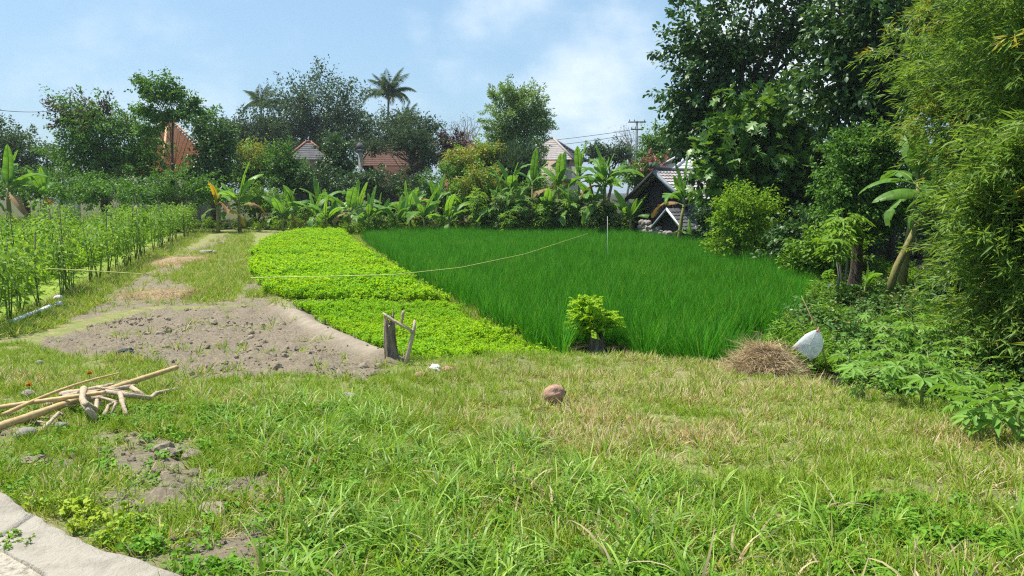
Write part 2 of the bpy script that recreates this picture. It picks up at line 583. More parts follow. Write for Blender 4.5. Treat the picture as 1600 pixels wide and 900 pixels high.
# leaf templates: x side, y along, z face normal
KITE = ([(0, 0, 0), (-.28, .45, .06), (0, 1, -.12), (.28, .45, .06)], [(0, 3, 2), (0, 2, 1)])
NARROW = ([(0, 0, 0), (-.08, .35, .02), (0, 1, -.15), (.08, .35, .02)], [(0, 3, 2), (0, 2, 1)])
OVAL = ([(0, 0, 0), (-.2, .2, .05), (-.3, .55, .04), (0, 1, -.16), (.3, .55, .04), (.2, .2, .05), (0, .5, -.03)],
        [(0, 6, 1), (1, 6, 2), (2, 6, 3), (3, 6, 4), (4, 6, 5), (5, 6, 0)])
ROUND = ([(0, 0, 0), (-.38, .3, .06), (-.36, .7, .03), (0, 1, -.1), (.36, .7, .03), (.38, .3, .06)], [(0, 5, 4), (0, 4, 3), (0, 3, 2), (0, 2, 1)])


def lobed():
    V = [(0, .35, 0)]
    prof = [(.0, 0), (.16, .12), (.34, .16), (.16, .3), (.42, .45), (.15, .52), (.36, .75), (.1, .76), (0, 1.05)]
    L = [(-x, y, .1 * abs(x) - .12 * y * y) for x, y in prof]
    R = [(x, y, .1 * abs(x) - .12 * y * y) for x, y in prof[1:-1]][::-1]
    V += L + R
    n = len(V) - 1
    return V, [(0, 1 + (i + 1) % n, 1 + i) for i in range(n)]


LOBED = lobed()


def palmate(k=7, w=.11):
    V, Fc = [], []
    for i in range(k):
        a = math.radians(-115 + 230 * i / (k - 1))
        L = 1.0 if i not in (0, k - 1) else .7
        dx, dy = math.sin(a), math.cos(a)
        sx, sy = dy, -dx
        n0 = len(V)
        V += [(0, 0, 0), (dx * L * .55 - sx * w, dy * L * .55 - sy * w, .06), (dx * L, dy * L, -.16), (dx * L * .55 + sx * w, dy * L * .55 + sy * w, .06)]
        Fc += [(n0, n0 + 3, n0 + 2), (n0, n0 + 2, n0 + 1)]
    return V, Fc


PALMATE = palmate()


def rand_unit(rng, n):
    v = rng.normal(size=(n, 3))
    return v / np.linalg.norm(v, axis=1)[:, None]


def crown_leaves(mb, rng, C, cr, lpc, T, size, flat=.75, up=.9, droop=.35, m=0, centre=None):
    """leaf sprays of radius cr at the centres C, drawn out away from the crown's centre"""
    keep_n = np.maximum(3, (lpc * rng.uniform(.35, 1.65, len(C))).astype(int))
    ci = np.repeat(np.arange(len(C)), keep_n)
    n = len(ci)
    ax = (C - (C.mean(0) if centre is None else centre)) * (1, 1, .7)
    ax = ax / (np.linalg.norm(ax, axis=1)[:, None] + .3) + rng.normal(size=C.shape) * .45 + (0, 0, .12)
    ax /= np.linalg.norm(ax, axis=1)[:, None]
    off = rand_unit(rng, n) * (rng.uniform(0, 1, n) ** .5)[:, None]
    off[:, 2] *= flat
    t = rng.uniform(-1, 1.25, n)
    rad = cr * rng.uniform(.55, 1.35, len(C))[ci]
    P = C[ci] + (ax[ci] * (t * 1.25)[:, None] + off * (.75 - .38 * t)[:, None]) * rad[:, None]
    D = off * .7 + ax[ci] * .7 + rng.normal(size=(n, 3)) * .45
    D[:, 2] -= droop
    N = rng.normal(size=(n, 3)) * .6 + off * .5 + np.array((0, 0, up))
    mb.leaves(T, P, D, N, size * rng.uniform(.6, 1.25, n), m)


def px(w, Y):
    return w * Y / F


def tree(name, label, cat, Y, base_u, blobs, mat, leaf=KITE, size=.25, n=9000, cr=.6, lpc=40, trunk_r=.18, bark='bark', seed=0, group=None,
         depth=.8, shell=.5, lean=0, base_z=None, up=.9, droop=.35, limbs=26, thick=1.0, second=None, base=None):
    """blobs: (u, v, ru, rv[, share]) in frame pixels at depth Y give the crown's lobes"""
    rng = np.random.default_rng(seed + 1000)
    bx_ = at(base_u, 300, Y)[0] if base is None else base[0]
    by_ = Y if base is None else base[1]
    z0 = (Hs(bx_, by_) if base_z is None else base_z) - .05
    root = thing(name, label, cat, (bx_, by_, z0), 0, group)
    o0 = np.array((bx_, by_, z0))
    cs, rs, ws = [], [], []
    for b in blobs:
        cs.append(at(b[0], b[1], Y) - o0)
        rs.append((px(b[2], Y), px(b[2], Y) * depth, px(b[3], Y)))
        ws.append((b[4] if len(b) > 4 else 1) * b[2] * b[3])
    cs = np.array(cs); rs = np.array(rs); ws = np.array(ws) / sum(ws)
    n = int(n * (1.9 if leaf is KITE or leaf is NARROW else 1.35)); lpc = int(lpc * 1.7); size = size * (.78 if leaf is KITE else .88); cr = cr * 1.05
    M = max(8, n // lpc)
    bi = rng.choice(len(cs), M, p=ws)
    d = rand_unit(rng, M) * (shell + (1 - shell) * rng.uniform(0, 1, M) ** .6)[:, None]
    C = cs[bi] + d * rs[bi] * rng.uniform(.82, 1.12, M)[:, None]
    C = C[C[:, 2] > .15]
    # trunk and limbs
    tb = MB()
    top = (cs * ws[:, None]).sum(0)
    h = top[2]
    mid = np.array((top[0] * .35 + lean, top[1] * .35, h * .5))
    tp = np.array([(0, 0, 0), mid * .5 + np.array((rng.normal() * .04 * h, 0, 0)), mid, mid * .45 + top * .55, top])
    tb.tube(tp, [trunk_r * 1.25, trunk_r, trunk_r * .8, trunk_r * .5, trunk_r * .2], 8, jit=.08, rng=rng)
    for q in rng.choice(len(C), min(limbs, len(C)), replace=False):
        f = rng.uniform(.35, .9)
        i0 = min(int(f * 4), 3); s = tp[i0] + (tp[i0 + 1] - tp[i0]) * (f * 4 - i0)
        e = C[q]
        mdl = s * .5 + e * .5 + np.array((0, 0, np.linalg.norm(e - s) * .1)) + rng.normal(size=3) * .05 * h
        rr = trunk_r * rng.uniform(.18, .4) * thick
        tb.tube(np.array([s, mdl, e]), [rr, rr * .7, rr * .25], 5, cap=False, rng=rng)
    tb.obj('trunk', bark, root, True)
    cb = MB()
    if second:
        hi = rng.uniform(size=len(C)) < second[1] * np.clip((C[:, 2] - np.percentile(C[:, 2], second[2])) / (np.ptp(C[:, 2]) * .1 + .01), 0, 1)
        crown_leaves(cb, rng, C[~hi], cr, lpc, leaf, size, up=up, droop=droop, m=0)
        if hi.any():
            crown_leaves(cb, rng, C[hi], cr, lpc, leaf, size, up=up, droop=droop, m=1)
        cb.obj('crown', [mat, second[0]], root)
    else:
        crown_leaves(cb, rng, C, cr, lpc, leaf, size, up=up, droop=droop)
        cb.obj('crown', mat, root)
    return root


SCATTER_N = [0]


def scatter(name, label, cat, P, variants, scale, tint=None, tilt=.15, seed=0, parent=None, rotz=None):
    """one object of uncountable plants: points that carry tuft meshes"""
    rng = np.random.default_rng(seed + 77)
    n = len(P)
    SCATTER_N[0] += 1
    c = bpy.data.collections.new('tufts_%d' % SCATTER_N[0])
    for i, me in enumerate(variants):
        c.objects.link(bpy.data.objects.new('tuft_%d_%02d' % (SCATTER_N[0], i), me))
    me = bpy.data.meshes.new(name)
    me.vertices.add(n)
    me.vertices.foreach_set('co', np.asarray(P, np.float32).ravel())
    rot = np.stack([rng.normal(size=n) * tilt, rng.normal(size=n) * tilt, rng.uniform(0, 6.283, n) if rotz is None else rotz], -1).astype(np.float32)
    a = me.attributes.new('rot', 'FLOAT_VECTOR', 'POINT'); a.data.foreach_set('vector', rot.ravel())
    a = me.attributes.new('scl', 'FLOAT', 'POINT'); a.data.foreach_set('value', np.broadcast_to(np.asarray(scale, np.float32), (n,)).copy())
    a = me.attributes.new('tint', 'FLOAT', 'POINT'); a.data.foreach_set('value', np.broadcast_to(np.asarray(0 if tint is None else tint, np.float32), (n,)).copy())
    a = me.attributes.new('vid', 'INT', 'POINT'); a.data.foreach_set('value', rng.integers(0, len(variants), n).astype(np.int32))
    o = link(name, me, parent)
    g = bpy.data.node_groups.new(name + '_nodes', 'GeometryNodeTree')
    g.interface.new_socket('Geometry', in_out='INPUT', socket_type='NodeSocketGeometry')
    g.interface.new_socket('Geometry', in_out='OUTPUT', socket_type='NodeSocketGeometry')
    N = g.nodes
    gi, go = N.new('NodeGroupInput'), N.new('NodeGroupOutput')
    ip = N.new('GeometryNodeInstanceOnPoints')
    ci = N.new('GeometryNodeCollectionInfo')
    ci.inputs['Collection'].default_value = c
    ci.inputs['Separate Children'].default_value = True
    ci.inputs['Reset Children'].default_value = True
    ip.inputs['Pick Instance'].default_value = True

    def na(nm, ty):
        q = N.new('GeometryNodeInputNamedAttribute'); q.data_type = ty; q.inputs['Name'].default_value = nm
        return q.outputs['Attribute']
    L = g.links.new
    L(gi.outputs[0], ip.inputs['Points']); L(ci.outputs[0], ip.inputs['Instance'])
    L(na('vid', 'INT'), ip.inputs['Instance Index'])
    L(na('rot', 'FLOAT_VECTOR'), ip.inputs['Rotation'])
    L(na('scl', 'FLOAT'), ip.inputs['Scale'])
    L(ip.outputs[0], go.inputs[0])
    md = o.modifiers.new('plants', 'NODES'); md.node_group = g
    tag(o, label, cat if parent is None else None, None, 'stuff')
    return o


def blade_tuft(seed, nb, L, w, spread, lean, bend, mat, segs=3, base_r=.03, lvar=.35, th0=0):
    """blades of grass as bent tapering strips"""
    rng = np.random.default_rng(seed)
    mb = MB()
    for i in range(nb):
        az = rng.uniform(0, 6.283)
        r0 = base_r * math.sqrt(rng.uniform())
        b0 = np.array((math.cos(az + rng.normal() * .6) * r0, math.sin(az + rng.normal() * .6) * r0, 0))
        ln = L * (1 + lvar * rng.uniform(-1, 1))
        th = th0 + abs(rng.normal()) * spread + lean * rng.uniform(0, 1)
        bd = bend * rng.uniform(.3, 1.5)
        side = np.array((-math.sin(az), math.cos(az), 0))
        tw = rng.normal() * .5
        pts = [b0]; p = b0.copy()
        for s in range(segs):
            a = th + bd * (s + .5) / segs
            p = p + ln / segs * np.array((math.cos(az) * math.sin(a), math.sin(az) * math.sin(a), math.cos(a)))
            pts.append(p.copy())
        V, Fc = [], []
        for s, q in enumerate(pts):
            ww = w * (1 - (s / segs) ** 1.6) * (.75 if s == 0 else 1) / 2
            sd = side * math.cos(tw) + np.array((math.cos(az), math.sin(az), 0)) * math.sin(tw)
            if s == segs:
                V.append(q)
            else:
                V += [q - sd * ww, q + sd * ww]
        tri = []
        for s in range(segs - 1):
            a = 2 * s
            tri += [(a, a + 1, a + 3), (a, a + 3, a + 2)]
        a = 2 * (segs - 1)
        tri.append((a, a + 1, a + 2))
        mb.add(V, tri)
    return mb.mesh('tuft', mat)


def leafy_tuft(seed, nl, h, r, T, size, mat, stem='green_stem', stems=3, up=.8, droop=.1):
    rng = np.random.default_rng(seed)
    mb = MB()
    P, D = [], []
    for s in range(stems):
        az = rng.uniform(0, 6.283); e = np.array((math.cos(az) * r * rng.uniform(.2, 1), math.sin(az) * r * rng.uniform(.2, 1), h * rng.uniform(.6, 1)))
        b = e * np.array((.25, .25, 0))
        mb.tube([b, (b + e) / 2 + rng.normal(size=3) * .05 * h, e], [h * .016 + .001, h * .012, h * .006], 3, 1, False)
        for i in range(nl // stems):
            t = rng.uniform(.25, 1) ** .8
            P.append(b + (e - b) * t); a2 = rng.uniform(0, 6.283)
            D.append((math.cos(a2), math.sin(a2), rng.uniform(-.3, .7) - droop))
    P, D = np.array(P), np.array(D)
    mb.leaves(T, P, D, rng.normal(size=P.shape) * .4 + np.array((0, 0, up)), size * rng.uniform(.6, 1.2, len(P)))
    return mb.mesh('tuft', [mat, stem])


# ------------------------------------------------------------------ zones of the ground, laid out on the ground plan
DIRT = [(60, 545), (110, 520), (170, 500), (230, 484), (440, 474), (505, 518), (596, 578), (560, 592), (420, 583), (330, 590), (265, 596),
        (255, 565), (190, 556), (110, 556)]
PATH = [(-250, 560), (0, 520), (120, 478), (230, 425), (300, 390), (390, 352), (420, 350), (392, 368), (398, 430), (440, 474), (230, 478)]
PATHGRASS = [(268, 440), (300, 402), (345, 380), (398, 362), (396, 395), (402, 438), (372, 450), (372, 472), (290, 470), (310, 448)]
SOILFRONT = [(-50, 650), (120, 655), (250, 690), (420, 700), (430, 760), (400, 830), (420, 875), (300, 880), (180, 800), (60, 730), (-50, 720)]
TALL = [(300, 640), (430, 612), (560, 640), (720, 655), (880, 705), (1080, 745), (1300, 775), (1620, 800), (1700, 960), (380, 960), (420, 840), (440, 760), (360, 690)]
TALLMID = [(300, 600), (560, 592), (620, 640), (450, 650), (300, 650)]
KERBP = [(-100, 690), (0, 765), (60, 808), (140, 850), (215, 872), (290, 905), (380, 960), (-100, 960)]


def zone_masks(x, y, z):
    u, v = project(x, y, z)
    j = (fbm(x * 1.3, y * 1.3, 21, 4) - .5)
    sc = np.clip(900 / np.maximum(y, 3), 15, 200)
    uu = u + j * sc * .6; vv = v + j * sc * .22
    front = y > .5
    dirt = inpoly(uu, vv, DIRT) & front & (y > 8)
    path = inpoly(uu, vv, PATH) & front & (y > 8)
    pg = inpoly(uu, vv, PATHGRASS) & (y > 8)
    sf = inpoly(uu, vv, SOILFRONT) & front
    rice_z = (x > bed_x(y) + .45) & (y > edge_y(x) + edge_w(x) * .7) & (y < 45) & (x < np.interp(y, [10, 16, 21, 27, 38, 44], [5, 6.0, 8.3, 9.8, 10.5, 8.5]))
    lime = (x < np.interp(y, [14, 48], [-10.0, -20.5])) & (y > 9) & (y < 47)
    gully = (x > np.interp(y, [4, 7, 9.5, 12, 21, 30, 40], [6, 4.8, 4.3, 4.5, 8.2, 9.9, 10])) & (y > 3) & (y < 42)
    return u, v, dirt, path, pg, sf, rice_z, lime, gully


def ground():
    ys = [-3.0]
    while ys[-1] < 60:
        yv = ys[-1]
        ys.append(yv + np.interp(yv, [-3, 0, 2, 8, 20, 60], [.5, .3, .055, .07, .14, .8]))
    ys += [70, 85, 110, 150, 220, 350, 600, 1000, 1800]
    xs = [0.0]
    while xs[-1] < 60:
        xv = xs[-1]
        xs.append(xv + np.interp(xv, [0, 8, 14, 30, 60], [.07, .08, .16, .6, 2.5]))
    xs += [80, 120, 200, 350, 700, 1500]
    xs = np.array([-a for a in xs[:0:-1]] + xs)
    ys = np.array(ys)
    X, Y = np.meshgrid(xs, ys)
    Z = H(X, Y)
    far = sst(120, 400, np.hypot(X, Y))
    Z = Z * (1 - far) + (-.6) * far
    u, v, dirt, path, pg, sf, rz, lime, gul = zone_masks(X, Y, Z)
    cl = (dirt | (sf & (fbm(X * 1.2, Y * 1.2, 5) > .5))) & (Y < 30)
    sd = seg_dist(X, Y, BUND)
    lump = np.abs(fbm(X * 3.2, Y * 3.2, 40, 4) - .5) * 2
    Z = Z + cl * (sd > .3) * ((lump * .10 - .03) + (fbm(X * 1.4, Y * 1.4, 46, 2) - .5) * .08 + (np.abs(fbm(X * 8.5, Y * 8.5, 44, 3) - .5)) * .26 - .03)
    R = np.clip(dirt * 1.0 + path * (.45 + .5 * (fbm(X * .8, Y * .8, 61) > .48)) * (1 - .85 * pg) + sf * (fbm(X * 1.5, Y * 1.5, 9) > .42) * .95, 0, 1)
    R = np.where((sd < .42) & (Y > 9), 1.0, R)
    R = np.where((fbm(X * 1.1, Y * 1.1, 90) > .68) & (Y < 11.5), np.maximum(R, .45), R)
    Gm = np.where(rz, 1.0, 0) + np.where(gul | ((X > 9.5) & (Y > 4)), 1.0, 0) + .8 * sst(46, 50, Y)
    Bm = np.where(lime, 1.0, 0)
    nx, ny = len(xs), len(ys)
    idx = (np.arange(ny - 1)[:, None] * nx + np.arange(nx - 1)[None]).ravel()
    Fq = np.stack([idx, idx + 1, idx + nx + 1, idx + nx], -1)
    me = make_mesh('ground', np.stack([X, Y, Z], -1).reshape(-1, 3), [Fq], 'ground', smooth=True)
    a = me.color_attributes.new('zone', 'FLOAT_COLOR', 'POINT')
    a.data.foreach_set('color', np.stack([R, np.clip(Gm, 0, 1), Bm, np.where(Y > 8, np.exp(-(sd / .21) ** 4) * (.55 + .45 * fbm(X * 3, Y * 3, 48)), 0)], -1).astype(np.float32).ravel())
    tag(link('ground', me), kind='structure')


ground()


def sample(n, x0, x1, y0, y1, rng):
    x = rng.uniform(x0, x1, n); y = rng.uniform(y0, y1, n)
    return x, y, H(x, y)


# ------------------------------------------------------------------ the kerbed path at the near corner
def kerb():
    root = tag(thing('kerb', None, None), kind='structure')
    edge = [(-90, 700), (-10, 757), (62, 809), (118, 842), (215, 871), (300, 908), (420, 985)]
    E = np.array([pz(u, v, .05) for u, v in edge])[:, :2]
    inn = [(-160, 770), (-70, 815), (-8, 852), (28, 872), (62, 893), (95, 925), (170, 985)]
    I = np.array([pz(u, v, .05) for u, v in inn])[:, :2]
    rng = np.random.default_rng(3)

    def slab(a, b, gap):
        # finely stepped slab between the outer edge and the inner edge, between two stations
        ts = np.linspace(a + gap, b - gap, int((b - a) * 9))
        i = np.arange(len(E))
        o = np.stack([np.interp(ts, i, E[:, 0]), np.interp(ts, i, E[:, 1])], -1)
        n_ = np.stack([np.interp(ts, i, I[:, 0]), np.interp(ts, i, I[:, 1])], -1)
        ws = np.array((0, .04, .25, .5, .75, .96, 1.0))
        g = o[:, None] * (1 - ws[None, :, None]) + n_[:, None] * ws[None, :, None]
        g = g + (np.stack([vnoise(g[..., 0] * 9, g[..., 1] * 9, 5), vnoise(g[..., 0] * 9, g[..., 1] * 9, 6)], -1) - .5) * .035
        zt = .05 + (fbm(g[..., 0] * 5, g[..., 1] * 5, 12) - .5) * .012
        zt[:, 0] -= .01; zt[:, -1] -= .004
        top = np.concatenate([g, zt[..., None]], -1)
        m, w = top.shape[:2]
        mb = MB()
        idx = (np.arange(m - 1)[:, None] * w + np.arange(w - 1)[None]).ravel()
        V = top.reshape(-1, 3)
        ring = list(range(0, w)) + [r * w + w - 1 for r in range(1, m)] + [(m - 1) * w + c_ for c_ in range(w - 2, -1, -1)] + [r * w for r in range(m - 2, 0, -1)]
        low = V[ring] - np.array((0, 0, .22))
        nb = len(V)
        mb.add(np.concatenate([V, low]), np.stack([idx, idx + w, idx + w + 1, idx + 1], -1))
        side = [(ring[i], ring[(i + 1) % len(ring)], nb + (i + 1) % len(ring), nb + i) for i in range(len(ring))]
        mb.F.append(np.array(side)); mb.M.append(0)
        return mb.obj('slab', 'concrete', root, True)
    slab(0, 1.9, .006)
    slab(1.9, 6, .006)
    pm = MB()
    pts = [(*p, .035) for p in I] + [(-.4, 1.6, .035), (-4.2, 1.6, .035)]
    c0 = np.mean(np.array(pts), 0)
    n = len(pts)
    pm.add([c0] + pts, [(0, 1 + (i + 1) % n, 1 + i) for i in range(n)])
    tag(pm.obj('path_surface', 'gravel_concrete'), kind='structure')


kerb()

# ------------------------------------------------------------------ buildings
def courses(mb, A, B, C, D, n, t=.03, m=0, waves=0):
    """roof slope A-B (ridge) to D-C (eave) as n overlapping tile courses, each a thin stepped slab; optional rolls along it"""
    A, B, C, D = map(lambda p: np.asarray(p, float), (A, B, C, D))
    nrm = np.cross(B - A, D - A); nrm /= np.linalg.norm(nrm)
    if nrm[2] < 0: nrm = -nrm
    for i in range(n):
        f0, f1 = i / n, (i + 1.12) / n
        p0, p1 = A + (D - A) * f0, B + (C - B) * f0
        q0, q1 = A + (D - A) * f1, B + (C - B) * f1
        if waves:
            ss = np.linspace(0, 1, waves * 4 + 1)
            h = .035 * np.abs(np.sin(ss * waves * np.pi))
            top = [p0 + (p1 - p0) * s + nrm * (.0 + hh) for s, hh in zip(ss, h)]
            bot = [q0 + (q1 - q0) * s + nrm * (t + hh) for s, hh in zip(ss, h)]
            V = top + bot; k_ = len(ss)
            mb.add(V, [(j, j + 1, k_ + j + 1, k_ + j) for j in range(k_ - 1)], m)
            V2 = bot + [b - nrm * t for b in bot]
            mb.add(V2, [(j, j + 1, k_ + j + 1, k_ + j) for j in range(k_ - 1)], m)
        else:
            mb.add([p0, p1, q1 + nrm * t, q0 + nrm * t], [(0, 1, 2, 3)], m)
            mb.add([q0 + nrm * t, q1 + nrm * t, q1 - nrm * .01, q0 - nrm * .01], [(0, 1, 2, 3)], m)


def hip_house(name, label, apex, half, drop, wall_h, rz, roof, wall, ridge=0.0, ncourse=12, over=.5, ridge_mat=None, openings=True):
    """house with a hipped tile roof; apex is the roof's top in world space"""
    x, y, z = apex
    g = Hs(x, y) - .3
    root = thing(name, label, 'house', (x, y, g), rz)
    zt = z - g; ze = zt - drop
    hx, hy = half
    R0, R1 = (-ridge, 0, zt), (ridge, 0, zt)
    c = [(-hx, -hy, ze), (hx, -hy, ze), (hx, hy, ze), (-hx, hy, ze)]
    mb = MB()
    courses(mb, R0, R1, c[1], c[0], ncourse)
    courses(mb, R1, R0, c[3], c[2], ncourse)
    courses(mb, R1, R1, c[2], c[1], ncourse)
    courses(mb, R0, R0, c[0], c[3], ncourse)
    mb.add([(p[0] * .97, p[1] * .97, p[2] - .05) for p in c], [(0, 1, 2, 3)])
    r = mb.obj('roof', roof, root)
    rb = MB()
    for a, b in ((R0, c[0]), (R0, c[3]), (R1, c[1]), (R1, c[2])):
        rb.tube([np.array(a) + (0, 0, .05), np.array(b) + (0, 0, .08)], .09, 6)
    if ridge > 0: rb.tube([np.array(R0) + (0, 0, .05), np.array(R1) + (0, 0, .05)], .1, 6)
    rb.tube([np.array((0, 0, zt)), np.array((0, 0, zt + .22))], [.1, .04], 6)
    rb.obj('ridge_cap', ridge_mat or roof, r)
    wx, wy = hx - over, hy - over
    MB().box((-wx, -wy, 0), (wx, wy, ze - .06)).obj('wall', wall, root)
    if openings:
        MB().box((-wx * .1 - .45, -wy - .03, .3), (-wx * .1 + .45, -wy + .02, 2.3)).obj('door', 'timber_dark', root)
        for sx in (-.6, .6):
            w = MB().box((wx * sx - .4, -wy - .03, 1.2), (wx * sx + .4, -wy + .02, 2.2)).obj('window', 'timber_dark', root)
            MB().box((wx * sx - .48, -wy - .06, 1.1), (wx * sx + .48, -wy - .035, 1.19)).obj('sill', 'wall_white', w)
    return root


hip_house('tiled_house', 'house with a steep bright orange tiled roof seen between the trees', at(262, 183, 60), (3.0, 3.0), 4.4, 2.4, -.5, 'roof_orange', 'wall_cream', 0, 26)
hip_house('small_house', 'small grey roofed house with orange ridge tiles below the dark trees', at(482, 222, 68), (1.9, 2.4), 1.6, 2.2, .25, 'roof_grey', 'timber_dark', .2, 8, .35, 'wall_brick')
hip_house('brick_house', 'long rusty red brick house below the tall coconut palm', at(615, 232, 74), (3.0, 2.6), 1.7, 2.2, .05, 'roof_rust', 'roof_rust', 2.2, 9)
hip_house('red_roof_house', 'little house with a dull red roof beside the bare tree', at(722, 220, 78), (1.9, 2), 1.3, 2.0, .3, 'roof_rust', 'wall_brick', .4, 7, .3)
hip_house('pale_house', 'house with a pale pinkish grey hipped roof behind the banana row', at(862, 217, 64), (2.5, 2.4), 1.8, 2.2, -.35, 'roof_pinkgrey', 'wall_cream', .15, 11)


def right_house():
    A = at(1023, 266, 41)
    g = Hs(A[0], A[1]) - .1
    root = thing('timber_house', 'dark timber gabled house with mottled tile roof at the rice field edge', 'house', (A[0], A[1], g))
    o = np.array((A[0], A[1], g))
    zr = A[2] - g
    r = np.array((.83, .56, 0)); r /= np.linalg.norm(r); q = np.array((r[1], -r[0], 0)); up = np.array((0, 0, 1.0))
    W, drop, L = 2.2, 1.55, 5.6
    a0, a1 = up * zr, up * zr + r * L
    f0, f1 = a0 + q * W - up * drop, a1 + q * W - up * drop
    b0, b1 = a0 - q * W - up * drop, a1 - q * W - up * drop
    mb = MB(); courses(mb, a0, a1, f1, f0, 10, .05, 0, 22); front = mb.obj('roof_slope', 'roof_tile_mixed', root)
    mb = MB(); courses(mb, a1, a0, b0, b1, 10, .05, 0, 22); mb.obj('roof_slope', 'roof_tile_mixed', root)
    # upturned ridge
    mb = MB()
    pts = [a0 - r * .35 + up * .42, a0 + r * .3 + up * .26, a0 + r * 1.2 + up * .14, a1 + up * .14]
    for p, p2 in zip(pts[:-1], pts[1:]):
        mb.hexa([p - q * .09 - up * .28, p2 - q * .09 - up * .24, p2 + q * .09 - up * .24, p + q * .09 - up * .28], [p - q * .07, p2 - q * .07, p2 + q * .07, p + q * .07])
    mb.obj('ridge', 'roof_grey', root)

    def barge(p, e, mat, par=root, w=.2):
        m_ = MB(); d = e - p
        m_.hexa([p - r * .10 - up * w, e - r * .10 - up * w, e - r * .04 - up * w, p - r * .04 - up * w], [p - r * .10 + up * .05, e - r * .10 + up * .05, e - r * .04 + up * .05, p - r * .04 + up * .05])
        return m_.obj('bargeboard', mat, par)
    barge(a0, f0, 'wall_bluegrey'); barge(a0, b0, 'timber_dark')
    # gable wall of dark vertical boards
    gb = a0 + r * .45
    nb = 22
    for i in range(nb):
        s0, s1 = -1 + 2 * i / nb, -1 + 2 * (i + .86) / nb
        p0, p1 = gb + q * W * .9 * s0, gb + q * W * .9 * s1
        t0, t1 = zr - drop * abs(s0) * .95 - .12, zr - drop * abs(s1) * .95 - .12
        m_ = MB()
        bo = [p0 * (1, 1, 0), p1 * (1, 1, 0), p1 * (1, 1, 0) + r * .05, p0 * (1, 1, 0) + r * .05]
        to = [bo[0] + up * t0, bo[1] + up * t1, bo[2] + up * t1, bo[3] + up * t0]
        m_.hexa(bo, to).obj('board', 'timber_dark', root)
    # body
    bw = W * .82
    c = [gb + q * bw + r * .1, gb + q * bw + r * (L - 1), gb - q * bw + r * (L - 1), gb - q * bw + r * .1]
    m_ = MB(); m_.hexa([p * (1, 1, 0) for p in c], [p * (1, 1, 0) + up * (zr - drop - .02) for p in c]).obj('wall', 'wall_bluegrey', root)
    for s in (1.3, 3.2):
        w0 = gb * (1, 1, 0) + q * (bw + .03) + r * s
        m_ = MB(); m_.hexa([w0 + up * .9, w0 + r * .8 + up * .9, w0 + r * .8 - q * .05 + up * .9, w0 - q * .05 + up * .9],
                           [w0 + up * 1.8, w0 + r * .8 + up * 1.8, w0 + r * .8 - q * .05 + up * 1.8, w0 - q * .05 + up * 1.8])
        m_.obj('window', 'timber_dark', root)
    # lower porch gable
    pa = at(1043, 326, 39.2) - o
    W2, d2 = 1.15, 1.05
    pf, pb = pa + q * W2 - up * d2, pa - q * W2 - up * d2
    p1, pf1, pb1 = pa + r * 1.8, pf + r * 1.8, pb + r * 1.8
    mb = MB(); courses(mb, pa, p1, pf1, pf, 6, .04, 0, 7); courses(mb, p1, pa, pb, pb1, 6, .04, 0, 7); pr_ = mb.obj('porch_roof', 'roof_grey', root)
    barge(pa, pf, 'paint_white', pr_, .1); barge(pa, pb, 'wall_bluegrey', pr_, .1)
    m_ = MB(); e = r * .3
    m_.hexa([pf + e - up * .1, pb + e - up * .1, pb + e - up * .9, pf + e - up * .9], [pf + e * 1.2 - up * .1, pb + e * 1.2 - up * .1, pb + e * 1.2 - up * .9, pf + e * 1.2 - up * .9])
    m_.add([pa + e - up * .08, pb + e - up * .1, pf + e - up * .1], [(0, 1, 2)])
    m_.obj('porch_wall', 'timber_dark', root)


right_house()
hip_house('grey_roof_house', 'pale smooth grey hipped roof half hidden by the big leafy tree', at(1102, 226, 50), (3.3, 3.0), 2.0, 2.2, .1, 'roof_pale', 'wall_white', .3, 10)


def garden_wall(name, label, u0, u1, vtop, Y, mat, hgt=None, th=.2, n=6, rough_top=0.0):
    root = thing(name, label, 'wall', (at(u0, 300, Y)[0], Y, Hs(at(u0, 300, Y)[0], Y) - .1))
    o = np.array(root.location)
    xs_ = np.linspace(at(u0, 300, Y)[0], at(u1, 300, Y)[0], n + 1) - o[0]
    zt = at(800, vtop, Y)[2] - o[2]
    rng = np.random.default_rng(int(u0))
    m_ = MB()
    for i in range(n):
        a = zt + rough_top * (i / n - .5) + rng.normal() * .01
        m_.box((xs_[i] + .003, 0, 0), (xs_[i + 1] - .003, th, a))
    m_.obj('panel', mat, root)
    c = MB(); c.box((xs_[0] - .05, -.04, zt + abs(rough_top) * .5 + .012), (xs_[-1] + .05, th + .04, zt + abs(rough_top) * .5 + .07)) if not rough_top else None
    if not rough_top: c.obj('coping', mat, root)
    return root


garden_wall('garden_wall', 'low white garden wall under the tall airy tree', 186, 246, 276, 56, 'wall_white')
garden_wall('garden_wall', 'short pale wall behind the far banana leaves at the field corner', 88, 122, 262, 57, 'wall_white')


def stone_wall():
    a, b = at(1003, 340, 41.5), at(1052, 362, 38.8)
    root = thing('rubble_wall', 'sloping rubble stone wall in front of the dark timber house', 'wall', (a[0], a[1], Hs(a[0], a[1]) - .1))
    o = np.array(root.location)
    rng = np.random.default_rng(5)
    me = rock_mesh(5, 'stone_grey')
    ln = np.hypot(*(b - a)[:2])
    n = int(ln / .3)
    for i in range(n):
        f = i / n
        p = a + (b - a) * f - o
        top = p[2]
        for j in range(max(1, int(top / .24))):
            s = link('stone', me, root, (p[0] + rng.normal() * .03, p[1] + rng.normal() * .04, .12 + j * .24))
            s.scale = (.2, .18, .15); s.rotation_euler = (rng.uniform(-.3, .3), rng.uniform(-.3, .3), rng.uniform(0, 6))


